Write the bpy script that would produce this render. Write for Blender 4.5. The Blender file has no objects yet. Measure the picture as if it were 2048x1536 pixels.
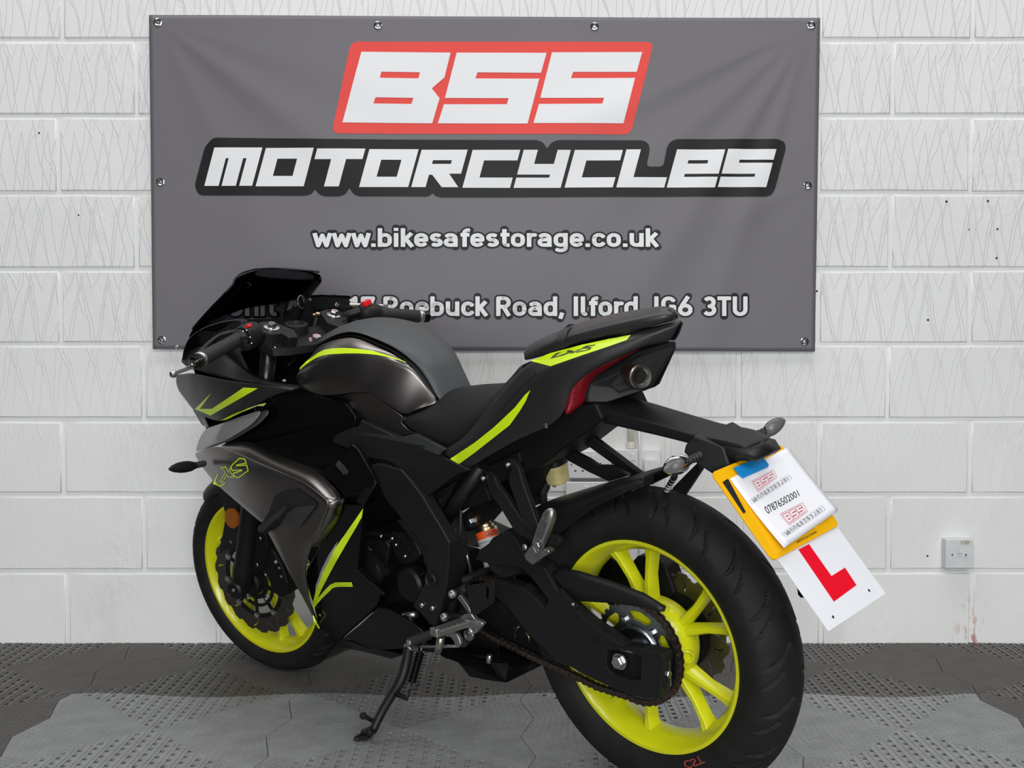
import bpy, bmesh, math, random
from math import sin, cos, pi, radians, sqrt, exp, atan2, hypot
from mathutils import Vector, Matrix, Quaternion
from mathutils.bvhtree import BVHTree
from mathutils.geometry import tessellate_polygon

random.seed(7)
SC = bpy.context.scene
COL = SC.collection
V = Vector

# ------------------------------------------------------------------ camera
F_PX = 2421.4; PITCH = radians(1.5795); CAM_H = 0.8751
WALL_Y = 3.6048
cam_data = bpy.data.cameras.new('camera')
cam_data.sensor_width = 36.0
cam_data.lens = F_PX / 2048.0 * 36.0
cam_data.clip_start = 0.05
cam = bpy.data.objects.new('camera', cam_data)
cam.location = (0, 0, CAM_H)
cam.rotation_euler = (pi / 2 - PITCH, 0, 0)
COL.objects.link(cam)
SC.camera = cam

# ------------------------------------------------------------------ light and exposure
SC.view_settings.view_transform = 'Standard'
SC.view_settings.look = 'None'
SC.view_settings.gamma = 1.0
SC.view_settings.use_curve_mapping = False
SC.view_settings.exposure = 0.0
world = bpy.data.worlds.new('workshop_daylight'); SC.world = world
world.use_nodes = True
bgn = world.node_tree.nodes['Background']
bgn.inputs[0].default_value = (0.92, 0.97, 1.0, 1); bgn.inputs[1].default_value = 0.03

def area_light(name, loc, rot, sx, sy, power, color=(1, 1, 1)):
    d = bpy.data.lights.new(name, 'AREA'); d.shape = 'RECTANGLE'; d.size = sx; d.size_y = sy
    d.energy = power; d.color = color
    o = bpy.data.objects.new(name, d); o.location = loc; o.rotation_euler = rot; COL.objects.link(o)
    return o
# two rows of fluorescent battens under the ceiling and the open roller door behind the photographer
area_light('ceiling_batten_light', (-0.2, 2.45, 4.4), (0, 0, 0), 5.6, 1.2, 105, (1.0, 0.99, 0.97))
area_light('ceiling_batten_light', (0.6, -1.2, 3.4), (radians(14), 0, 0), 5.0, 0.7, 80, (1.0, 0.99, 0.97))
area_light('ceiling_batten_light', (0.6, -3.6, 3.4), (radians(30), 0, 0), 5.0, 0.7, 140, (1.0, 0.99, 0.97))
area_light('roller_door_daylight', (0.1, -4.2, 0.85), (radians(90), 0, radians(1)), 4.0, 1.6, 225, (0.95, 0.975, 1.0))

# ------------------------------------------------------------------ photograph geometry -> space
CAMP = V((0, 0, CAM_H))
C_F = V((0, cos(PITCH), -sin(PITCH))); C_U = V((0, sin(PITCH), cos(PITCH))); C_R = V((1, 0, 0))
def ray(px, py):
    return C_F + C_R * ((px - 1024) / F_PX) - C_U * ((py - 768) / F_PX)
def WP(px, py, y=WALL_Y):
    d = ray(px, py); return CAMP + d * ((y - CAMP.y) / d.y)
# frame of the leaning motorcycle: x forward, y to its left, z up; origin under the rear axle
YAW = radians(43.4279); LEAN = radians(9.23)
B_F = V((-cos(YAW), sin(YAW), 0)); _L0 = V((-sin(YAW), -cos(YAW), 0)); _Z = V((0, 0, 1))
B_L = cos(LEAN) * _L0 - sin(LEAN) * _Z
B_U = cos(LEAN) * _Z + sin(LEAN) * _L0
B_O = V((0.3246, 2.4091, 0.0))
B_M = Matrix(((B_F.x, B_L.x, B_U.x, B_O.x), (B_F.y, B_L.y, B_U.y, B_O.y), (B_F.z, B_L.z, B_U.z, B_O.z), (0, 0, 0, 1)))
_CO = CAMP - B_O
BC = V((_CO.dot(B_F), _CO.dot(B_L), _CO.dot(B_U)))          # camera in the motorcycle frame
def bray(px, py):
    d = ray(px, py); return V((d.dot(B_F), d.dot(B_L), d.dot(B_U)))
def BP(px, py, lat):
    """point of the motorcycle seen at (px, py) at a given distance left of its centre plane"""
    d = bray(px, py); return BC + d * ((lat - BC.y) / d.y)
WB = 1.3022; RRW = 0.3105; RFW = 0.2791; TRAIL = 0.0945; RAKE = radians(24.93); STEER = radians(8.04)
S_AX = V((-sin(RAKE), 0, cos(RAKE))); S_P = V((WB + TRAIL, 0, 0))
S_M = Matrix.Translation(S_P) @ Matrix.Rotation(STEER, 4, S_AX) @ Matrix.Translation(-S_P)
S_I = S_M.inverted()
def SP(px, py, lat):
    """the same for the steered front end, in its straight-ahead coordinates"""
    o = S_I @ BC; d = S_I.to_3x3() @ bray(px, py); return o + d * ((lat - o.y) / d.y)

# ------------------------------------------------------------------ materials
def lin(c):
    c /= 255.0
    return c / 12.92 if c <= 0.04045 else ((c + 0.055) / 1.055) ** 2.4
def srgb(r, g, b): return (lin(r), lin(g), lin(b), 1)
def mat(name, color, rough=0.5, metal=0.0, spec=0.5, coat=0.0, var=0.0, vscale=40, bump=0.0, bscale=200, emit=None, transm=0.0, stretch=None):
    m = bpy.data.materials.new(name); m.use_nodes = True
    nt = m.node_tree; b = nt.nodes['Principled BSDF']
    b.inputs['Base Color'].default_value = color if len(color) == 4 else (*color, 1)
    b.inputs['Roughness'].default_value = rough; b.inputs['Metallic'].default_value = metal
    b.inputs['Specular IOR Level'].default_value = spec
    b.inputs['Coat Weight'].default_value = coat; b.inputs['Coat Roughness'].default_value = 0.08
    b.inputs['Transmission Weight'].default_value = transm
    if var or bump:
        tc = nt.nodes.new('ShaderNodeTexCoord'); src = tc.outputs['Object']
        if stretch:
            mp = nt.nodes.new('ShaderNodeMapping'); mp.inputs['Scale'].default_value = stretch
            nt.links.new(src, mp.inputs[0]); src = mp.outputs[0]
    if var:
        n = nt.nodes.new('ShaderNodeTexNoise'); n.inputs['Scale'].default_value = vscale; n.inputs['Detail'].default_value = 5
        nt.links.new(src, n.inputs['Vector'])
        r = nt.nodes.new('ShaderNodeMapRange'); r.inputs['From Min'].default_value = 0.3; r.inputs['From Max'].default_value = 0.7
        r.inputs['To Min'].default_value = 1 - var; r.inputs['To Max'].default_value = 1 + var
        nt.links.new(n.outputs['Fac'], r.inputs['Value'])
        x = nt.nodes.new('ShaderNodeVectorMath'); x.operation = 'SCALE'
        x.inputs[0].default_value = color[:3]; nt.links.new(r.outputs[0], x.inputs['Scale'])
        nt.links.new(x.outputs[0], b.inputs['Base Color'])
    if bump:
        n = nt.nodes.new('ShaderNodeTexNoise'); n.inputs['Scale'].default_value = bscale; n.inputs['Detail'].default_value = 4
        nt.links.new(src, n.inputs['Vector'])
        bp = nt.nodes.new('ShaderNodeBump'); bp.inputs['Strength'].default_value = bump; bp.inputs['Distance'].default_value = 0.001
        nt.links.new(n.outputs['Fac'], bp.inputs['Height']); nt.links.new(bp.outputs[0], b.inputs['Normal'])
    return m
def film_mat(name, tint, gloss_rough=0.05, ior=1.5, haze=0.0, haze_col=(0.5, 0.5, 0.5, 1)):
    """thin tinted plastic: looks through with a tint and mirrors at grazing angles"""
    m = bpy.data.materials.new(name); m.use_nodes = True; nt = m.node_tree
    for n in list(nt.nodes): nt.nodes.remove(n)
    out = nt.nodes.new('ShaderNodeOutputMaterial'); tr = nt.nodes.new('ShaderNodeBsdfTransparent'); tr.inputs[0].default_value = tint
    gl = nt.nodes.new('ShaderNodeBsdfGlossy'); gl.inputs['Roughness'].default_value = gloss_rough
    fr = nt.nodes.new('ShaderNodeFresnel'); fr.inputs[0].default_value = ior
    mx = nt.nodes.new('ShaderNodeMixShader'); nt.links.new(fr.outputs[0], mx.inputs[0])
    src = tr.outputs[0]
    if haze:
        df = nt.nodes.new('ShaderNodeBsdfDiffuse'); df.inputs[0].default_value = haze_col
        m2 = nt.nodes.new('ShaderNodeMixShader'); m2.inputs[0].default_value = haze
        nt.links.new(src, m2.inputs[1]); nt.links.new(df.outputs[0], m2.inputs[2]); src = m2.outputs[0]
    nt.links.new(src, mx.inputs[1]); nt.links.new(gl.outputs[0], mx.inputs[2]); nt.links.new(mx.outputs[0], out.inputs[0])
    return m
M = {}
M['satin'] = mat('satin_black_plastic', (0.0085, 0.009, 0.0098), 0.48, spec=0.34, bump=0.06, bscale=900)
M['matt'] = mat('matt_black', (0.006, 0.006, 0.0065), 0.6, spec=0.25)
M['gloss'] = mat('gloss_black_plastic', (0.003, 0.003, 0.0035), 0.16, spec=0.28)
M['engine'] = mat('black_engine_casting', (0.004, 0.004, 0.0045), 0.42, spec=0.3, bump=0.25, bscale=500)
M['graphite'] = mat('metallic_graphite_paint', (0.235, 0.216, 0.21), 0.33, metal=1.0, var=0.03, vscale=900)
M['pad'] = mat('tank_pad_grey', (0.052, 0.058, 0.062), 0.52, bump=0.08, bscale=900)
M['tailpaint'] = mat('satin_charcoal_paint', (0.016, 0.0157, 0.016), 0.42)
M['lime'] = mat('lime_sticker', srgb(204, 236, 22), 0.42, coat=0.2)
M['wheel'] = mat('fluorescent_yellow_paint', srgb(212, 214, 22), 0.3, coat=0.35, var=0.02, vscale=60)
M['vinyl_seat'] = mat('matt_black_seat_vinyl', (0.0075, 0.008, 0.0085), 0.55, spec=0.3, bump=0.2, bscale=700)
M['seat'] = mat('black_leatherette', (0.0165, 0.0175, 0.018), 0.36, bump=0.35, bscale=700)
M['tyre'] = mat('tyre_rubber', (0.0105, 0.0102, 0.0098), 0.7, spec=0.28, var=0.3, vscale=25, bump=0.2, bscale=350)
M['rubber'] = mat('black_rubber', (0.014, 0.014, 0.0145), 0.62)
M['chrome'] = mat('polished_steel', (0.72, 0.72, 0.72), 0.16, metal=1.0)
M['zinc'] = mat('zinc_plated_steel', (0.30, 0.32, 0.34), 0.3, metal=1.0, var=0.15, vscale=60)
M['alu'] = mat('brushed_aluminium', (0.55, 0.55, 0.54), 0.36, metal=1.0, bump=0.1, bscale=400)
M['castalu'] = mat('cast_aluminium', (0.42, 0.42, 0.42), 0.42, metal=1.0, var=0.15, vscale=90)
M['brass'] = mat('gold_anodised_alloy', (0.50, 0.42, 0.26), 0.28, metal=1.0)
M['chain'] = mat('oiled_chain_steel', (0.125, 0.098, 0.084), 0.36, metal=0.9, var=0.3, vscale=150)
M['disc'] = mat('ground_brake_steel', (0.17, 0.155, 0.14), 0.36, metal=0.9)
M['red'] = mat('red_switch', srgb(226, 30, 40), 0.35)
M['amber'] = mat('amber_reflector', (0.32, 0.09, 0.004), 0.25, bump=0.6, bscale=500)
M['redlens'] = mat('red_tail_lens', (0.17, 0.002, 0.008), 0.12, coat=0.6, bump=0.5, bscale=160, stretch=(1, 1, 4))
M['white'] = mat('white_plastic', (0.74, 0.75, 0.76), 0.35)
M['paper'] = mat('white_paper', (0.84, 0.85, 0.90), 0.6)
M['yplate'] = mat('yellow_plate_acrylic', srgb(246, 184, 10), 0.22, coat=0.4)
M['lplate'] = mat('white_plate_board', (0.80, 0.81, 0.86), 0.32)
M['lred'] = mat('learner_red', srgb(232, 0, 34), 0.35)
M['blue'] = mat('blue_masking_tape', srgb(14, 140, 214), 0.5, bump=0.3, bscale=600)
M['ink'] = mat('black_ink', (0.012, 0.012, 0.013), 0.5)
M['redink'] = mat('red_ink', srgb(206, 84, 92), 0.5)
M['cream'] = mat('cream_conduit', (0.70, 0.67, 0.58), 0.45)
M['brakefluid'] = mat('brake_fluid_reservoir', (0.55, 0.47, 0.22), 0.3, var=0.15, vscale=30)
M['resclear'] = mat('translucent_reservoir', (0.62, 0.60, 0.54), 0.3)
M['orange'] = mat('orange_caution_print', srgb(232, 88, 28), 0.45)
M['bolt'] = mat('steel_bolt', (0.55, 0.54, 0.52), 0.25, metal=1.0)
M['darkhole'] = mat('opening_shade_black', (0.006, 0.006, 0.006), 0.7)  # flat black put in for the shade inside openings
M['smoke'] = film_mat('smoked_screen', (0.33, 0.335, 0.35, 1), 0.04, 1.25)
M['lens'] = film_mat('clear_indicator_lens', (0.5, 0.5, 0.5, 1), 0.12, 1.35, haze=0.28, haze_col=(0.42, 0.42, 0.41, 1))
M['headglass'] = film_mat('headlight_lens', (0.10, 0.10, 0.10, 1), 0.10, 2.2, haze=0.5, haze_col=(0.50, 0.50, 0.49, 1))  # diffuse grey stands in for the white wall mirrored in the lens

# ------------------------------------------------------------------ mesh helpers
def link(o, parent=None, label=None, cat=None, group=None, kind=None):
    COL.objects.link(o)
    if parent is not None: o.parent = parent
    if label: o['label'] = label
    if cat: o['category'] = cat
    if group: o['group'] = group
    if kind: o['kind'] = kind
    return o
def empty(name, loc=(0, 0, 0), label=None, cat=None, parent=None, group=None, kind=None):
    o = bpy.data.objects.new(name, None); o.location = loc; o.empty_display_size = 0.05
    return link(o, parent, label, cat, group, kind)
def mesh(name, verts, faces, m, parent=None, smooth=False, bevel=0, seg=2, sub=0, solid=0, soff=-1, crease=None, label=None, cat=None, group=None, kind=None, angle=35):
    me = bpy.data.meshes.new(name)
    me.from_pydata([tuple(v) for v in verts], [], faces); me.update()
    if crease:
        at = me.attributes.new('crease_edge', 'FLOAT', 'EDGE')
        for e in me.edges:
            k = (min(e.vertices), max(e.vertices))
            if k in crease: at.data[e.index].value = crease[k]
    o = bpy.data.objects.new(name, me)
    if isinstance(m, (list, tuple)):
        for x in m: me.materials.append(x)
    else: me.materials.append(m)
    link(o, parent, label, cat, group, kind)
    return finish(o, smooth, bevel, seg, sub, solid, soff, angle)
def finish(o, smooth=False, bevel=0, seg=2, sub=0, solid=0, soff=-1, angle=35):
    me = o.data
    if smooth or sub or bevel:
        me.polygons.foreach_set('use_smooth', [True] * len(me.polygons))
    if solid:
        d = o.modifiers.new('thickness', 'SOLIDIFY'); d.thickness = solid; d.offset = soff
    if sub:
        d = o.modifiers.new('smooth', 'SUBSURF'); d.levels = sub; d.render_levels = sub; d.boundary_smooth = 'PRESERVE_CORNERS'
    if bevel:
        d = o.modifiers.new('bevel', 'BEVEL'); d.width = bevel; d.segments = seg; d.limit_method = 'ANGLE'; d.angle_limit = radians(28)
        d.harden_normals = True
    elif smooth and not sub:
        pass
    return o
def bm_obj(name, bm, m, parent=None, **k):
    bmesh.ops.recalc_face_normals(bm, faces=bm.faces)
    vs = [v.co.copy() for v in bm.verts]; bm.verts.index_update()
    fs = [[v.index for v in f.verts] for f in bm.faces]
    sm = [f.smooth for f in bm.faces]
    bm.free()
    o = mesh(name, vs, fs, m, parent, **k)
    if any(sm) and not (k.get('smooth') or k.get('sub') or k.get('bevel')): o.data.polygons.foreach_set('use_smooth', sm)
    return o
def frame_to(d):
    d = V(d).normalized(); a = V((0, 0, 1)) if abs(d.z) < 0.9 else V((1, 0, 0))
    x = d.cross(a).normalized(); y = d.cross(x).normalized()
    return x, y, d
def tube_geo(vs, fs, pts, rad, n=12, cap=True, flat=1.0):
    pts = [V(p) for p in pts]; b0 = len(vs)
    if not isinstance(rad, (list, tuple)): rad = [rad] * len(pts)
    t0 = (pts[1] - pts[0]).normalized(); x, y, _ = frame_to(t0)
    for i, p in enumerate(pts):
        t = (pts[min(i + 1, len(pts) - 1)] - pts[max(i - 1, 0)]).normalized()
        x = (x - t * x.dot(t)).normalized(); y = t.cross(x)
        for k in range(n):
            a = 2 * pi * k / n; vs.append(p + x * (cos(a) * rad[i]) + y * (sin(a) * rad[i] * flat))
    for i in range(len(pts) - 1):
        for k in range(n):
            a = b0 + i * n + k; b = b0 + i * n + (k + 1) % n; fs.append((a, b, b + n, a + n))
    if cap:
        fs.append(tuple(b0 + k for k in range(n))[::-1]); fs.append(tuple(b0 + (len(pts) - 1) * n + k for k in range(n)))
def smooth_path(pts, k=6):
    pts = [V(p) for p in pts]; out = []
    for i in range(len(pts) - 1):
        p0 = pts[max(i - 1, 0)]; p1 = pts[i]; p2 = pts[i + 1]; p3 = pts[min(i + 2, len(pts) - 1)]
        for j in range(k):
            t = j / k; t2 = t * t; t3 = t2 * t
            out.append(0.5 * ((2 * p1) + (p2 - p0) * t + (2 * p0 - 5 * p1 + 4 * p2 - p3) * t2 + (3 * p1 - p0 - 3 * p2 + p3) * t3))
    out.append(pts[-1]); return out
def tube(name, pts, rad, m, parent=None, n=12, curve=0, cap=True, flat=1.0, **k):
    if curve:
        if isinstance(rad, (list, tuple)):
            r0 = list(rad); rad = []
            for i in range(len(r0) - 1): rad += [r0[i] + (r0[i + 1] - r0[i]) * j / curve for j in range(curve)]
            rad.append(r0[-1])
        pts = smooth_path(pts, curve)
    vs, fs = [], []; tube_geo(vs, fs, pts, rad, n, cap, flat)
    o = mesh(name, vs, fs, m, parent, smooth=False, **k)
    for f in o.data.polygons: f.use_smooth = len(f.vertices) == 4
    return o
def lathe_geo(vs, fs, prof, org, axis, n=32, close=False, arc=None):
    """prof: (radius, distance along axis)"""
    x, y, d = frame_to(axis); org = V(org); b0 = len(vs); m = len(prof)
    for k in range(n):
        a = 2 * pi * k / n; u = x * cos(a) + y * sin(a)
        for r, h in prof: vs.append(org + u * r + d * h)
    for k in range(n):
        for j in range(m - 1 + (1 if close else 0)):
            a = b0 + k * m + j; b = b0 + k * m + (j + 1) % m; c = b0 + ((k + 1) % n) * m + (j + 1) % m; e = b0 + ((k + 1) % n) * m + j
            fs.append((a, b, c, e))
    if not close:
        for j in (0, m - 1):
            if prof[j][0] > 1e-6: fs.append(tuple(b0 + k * m + j for k in range(n)))
def lathe(name, prof, org, axis, m, parent=None, n=32, close=False, smooth=True, bevel=0, **k):
    vs, fs = [], []; lathe_geo(vs, fs, prof, org, axis, n, close)
    bm = bmesh.new(); bv = [bm.verts.new(v) for v in vs]
    for f in fs:
        try: bm.faces.new([bv[i] for i in f])
        except ValueError: pass
    bmesh.ops.remove_doubles(bm, verts=bm.verts, dist=1e-6)
    o = bm_obj(name, bm, m, parent, **k)
    if bevel: finish(o, bevel=bevel)
    elif smooth:
        o.data.polygons.foreach_set('use_smooth', [True] * len(o.data.polygons))
        o.data.set_sharp_from_angle(angle=radians(32))
    return o
def box_geo(vs, fs, c, sx, sy, sz, R=None):
    b = len(vs); c = V(c)
    for dx in (-1, 1):
        for dy in (-1, 1):
            for dz in (-1, 1):
                p = V((dx * sx / 2, dy * sy / 2, dz * sz / 2)); vs.append(c + (R @ p if R else p))
    fs += [tuple(b + i for i in f) for f in ((0, 1, 3, 2), (4, 6, 7, 5), (0, 4, 5, 1), (2, 3, 7, 6), (0, 2, 6, 4), (1, 5, 7, 3))]
def box(name, c, s, m, parent=None, R=None, **k):
    vs, fs = [], []; box_geo(vs, fs, c, s[0], s[1], s[2], R); return mesh(name, vs, fs, m, parent, **k)
def prism(name, outline, thick, m, parent=None, bevel=0.0015, hole=None, **k):
    """closed outline of points (any 3-D, roughly planar), extruded by the vector thick"""
    loops = [[V(p) for p in outline]] + ([[V(p) for p in h] for h in hole] if hole else [])
    flat = [p for l in loops for p in l]; tris = tessellate_polygon(loops); n = len(flat); th = V(thick)
    vs = flat + [p + th for p in flat]; fs = []
    nrm = V((0, 0, 0))
    for a, b, c in tris: nrm += (flat[b] - flat[a]).cross(flat[c] - flat[a])
    bm = bmesh.new(); bv = [bm.verts.new(v) for v in vs]
    for a, b, c in tris:
        for off in (0, n):
            try: bm.faces.new((bv[a + off], bv[b + off], bv[c + off]))
            except ValueError: pass
    b0 = 0
    for l in loops:
        for i in range(len(l)):
            a = b0 + i; b = b0 + (i + 1) % len(l)
            try: bm.faces.new((bv[a], bv[b], bv[b + n], bv[a + n]))
            except ValueError: pass
        b0 += len(l)
    if not hole: bmesh.ops.dissolve_limit(bm, angle_limit=radians(0.6), verts=bm.verts, edges=bm.edges)
    o = bm_obj(name, bm, m, parent, bevel=bevel, **k)
    if hole:
        o.data.polygons.foreach_set('use_smooth', [False] * len(o.data.polygons))
        for d in o.modifiers: d.harden_normals = False
    return o
def resample(pts, n):
    pts = [V(p) for p in pts]; d = [0]
    for i in range(1, len(pts)): d.append(d[-1] + (pts[i] - pts[i - 1]).length)
    out = []
    for k in range(n):
        t = d[-1] * k / (n - 1); i = 1
        while i < len(d) - 1 and d[i] < t: i += 1
        s = (t - d[i - 1]) / max(d[i] - d[i - 1], 1e-9); out.append(pts[i - 1].lerp(pts[i], min(max(s, 0), 1)))
    return out
def toB(p):
    return p.copy() if isinstance(p, Vector) else BP(*p)
def loft(name, rows, m, parent=None, n=None, sub=0, mirror=False, crease_rows=None, solid=0, soff=-1, capends=False, crease_ends=0.0, **k):
    R = [[toB(p) for p in r] for r in rows]
    if n: R = [resample(r, n) for r in R]
    nc = len(R[0]); cr = dict(crease_rows or {})
    if mirror:
        k0 = len(R); skip = 1 if max(abs(p.y) for p in R[-1]) < 1e-5 else 0
        R2 = [[V((p.x, -p.y, p.z)) for p in r] for r in R[:k0 - skip]][::-1]
        for i in list(cr): cr[2 * k0 - skip - 1 - i] = cr[i]
        R = R + R2
    vs = [p for r in R for p in r]; fs = []; ce = {}
    for i in range(len(R) - 1):
        for j in range(nc - 1):
            a = i * nc + j; fs.append((a, a + 1, a + nc + 1, a + nc))
    for i, w in cr.items():
        for j in range(nc - 1): ce[(i * nc + j, i * nc + j + 1)] = w
    if crease_ends:
        for i in range(len(R) - 1):
            for j in (0, nc - 1): ce[(i * nc + j, (i + 1) * nc + j)] = crease_ends
    bm = bmesh.new(); bv = [bm.verts.new(v) for v in vs]
    for f in fs: bm.faces.new([bv[i] for i in f])
    if capends:
        for j in (0, nc - 1): bm.faces.new([bv[i * nc + j] for i in range(len(R))])
    bmesh.ops.recalc_face_normals(bm, faces=bm.faces)
    # outside: away from the centre plane / up
    s = sum(f.normal.z * 0.3 + f.normal.y * (1 if f.calc_center_median().y > 0 else -1) for f in bm.faces)
    if s < 0: bmesh.ops.reverse_faces(bm, faces=bm.faces)
    bm.verts.index_update(); fs = [[v.index for v in f.verts] for f in bm.faces]; bm.free()
    return mesh(name, vs, fs, m, parent, smooth=True, sub=sub, solid=solid, soff=soff, crease=ce, **k)
def panel(name, pts, m, parent=None, depth=0.012, bevel=0.002, mirror=False, inward=None, hole=None, **k):
    """panel traced on the left side: outline of (px, py, lat), extruded towards the centre plane"""
    P3 = [toB(p) for p in pts]; H = [[toB(p) for p in h] for h in hole] if hole else None
    o = prism(name, P3, inward or (0, -depth, 0), m, parent, bevel=bevel, hole=H, **k)
    if mirror:
        iw = V(inward or (0, -depth, 0)); iw.y = -iw.y
        mv = lambda q: V((q.x, -q.y, q.z))
        prism(name, [mv(p) for p in P3], iw, m, parent, bevel=bevel, hole=[[mv(p) for p in h] for h in H] if H else None, **k)
    return o
def bolt(name, c, axis, r, h, parent, m=None, hexa=True, washer=0.0, socket=False):
    vs, fs = [], []
    if washer: lathe_geo(vs, fs, [(washer, 0), (washer, h * 0.3), (0, h * 0.3)], c, axis, 20)
    if hexa: lathe_geo(vs, fs, [(r, 0), (r, h * 0.85), (r * 0.85, h), (0, h)], c, axis, 6)
    elif socket: lathe_geo(vs, fs, [(r, 0), (r, h * 0.8), (r * 0.85, h), (r * 0.5, h), (r * 0.45, h * 0.4), (0, h * 0.4)], c, axis, 18)
    else: lathe_geo(vs, fs, [(r, 0), (r * 0.95, h * 0.5), (r * 0.6, h * 0.9), (0, h)], c, axis, 18)
    return mesh(name, vs, fs, m or M['bolt'], parent)
def cut_fine(bm, step, lo, hi):
    for ax in range(len(step)):
        if not step[ax]: continue
        x = (math.floor(lo[ax] / step[ax]) + 1) * step[ax]
        no = V((0, 0, 0)); no[ax] = 1
        while x < hi[ax]:
            co = V((0, 0, 0)); co[ax] = x
            bmesh.ops.bisect_plane(bm, geom=bm.verts[:] + bm.edges[:] + bm.faces[:], plane_co=co, plane_no=no)
            x += step[ax]
def flat_poly_bm(loops):
    bm = bmesh.new()
    for lp in loops:
        ls = [[V((p[0], p[1], 0)) for p in l] for l in lp]
        fl = [bm.verts.new(p) for l in ls for p in l]
        for t in tessellate_polygon(ls):
            try: bm.faces.new([fl[i] for i in t])
            except ValueError: pass
    return bm
def decal(name, loops, targets, m, parent, step=10, off=0.0006, conv=None):
    """thin sticker: loops in photograph pixels, laid onto the surface of the targets"""
    bm = flat_poly_bm(loops)
    xs = [v.co.x for v in bm.verts]; ys = [v.co.y for v in bm.verts]
    cut_fine(bm, (step, step), (min(xs), min(ys)), (max(xs), max(ys)))
    dg = bpy.context.evaluated_depsgraph_get(); tv, tf = [], []
    for t in targets:
        e = t.evaluated_get(dg); me = e.to_mesh(); b = len(tv)
        tv += [v.co.copy() for v in me.vertices]; tf += [[b + i for i in p.vertices] for p in me.polygons]; e.to_mesh_clear()
    bvh = BVHTree.FromPolygons(tv, tf); miss = []; hits = {}
    for v in bm.verts:
        d = bray(v.co.x, v.co.y).normalized(); h, nn, i, dd = bvh.ray_cast(BC, d)
        if h is None: miss.append(v)
        else:
            if nn.dot(d) > 0: nn = -nn
            hits[v] = h + nn * off
    for v in miss:
        if not hits: break
        w = min(hits, key=lambda q: (q.co - v.co).length_squared)
        d = bray(v.co.x, v.co.y).normalized(); dist = (hits[w] - BC).dot(d); hits[v] = BC + d * dist
    for v in list(hits): v.co = hits[v]
    vs = [v.co.copy() for v in bm.verts]; bm.verts.index_update(); fs = []
    for f in bm.faces:
        f.normal_update()
        c = f.calc_center_median(); idx = [v.index for v in f.verts]
        if f.normal.dot(BC - c) < 0: idx.reverse()
        fs.append(idx)
    bm.free()
    return mesh(name, vs, fs, m, parent, smooth=True)
def text_mesh(body, size=1.0, offset=0.0, spacing=1.0):
    cu = bpy.data.curves.new('lettering', 'FONT'); cu.body = body; cu.size = size; cu.offset = offset; cu.space_character = spacing
    cu.resolution_u = 4; cu.fill_mode = 'FRONT' if False else 'BOTH'
    o = bpy.data.objects.new('lettering', cu); COL.objects.link(o)
    dg = bpy.context.evaluated_depsgraph_get(); me = bpy.data.meshes.new_from_object(o.evaluated_get(dg))
    bm = bmesh.new(); bm.from_mesh(me); bpy.data.objects.remove(o); bpy.data.curves.remove(cu); bpy.data.meshes.remove(me)
    bmesh.ops.remove_doubles(bm, verts=bm.verts, dist=1e-5)
    return bm
def bm_bounds(bm):
    xs = [v.co.x for v in bm.verts]; ys = [v.co.y for v in bm.verts]
    return min(xs), max(xs), min(ys), max(ys)
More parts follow.
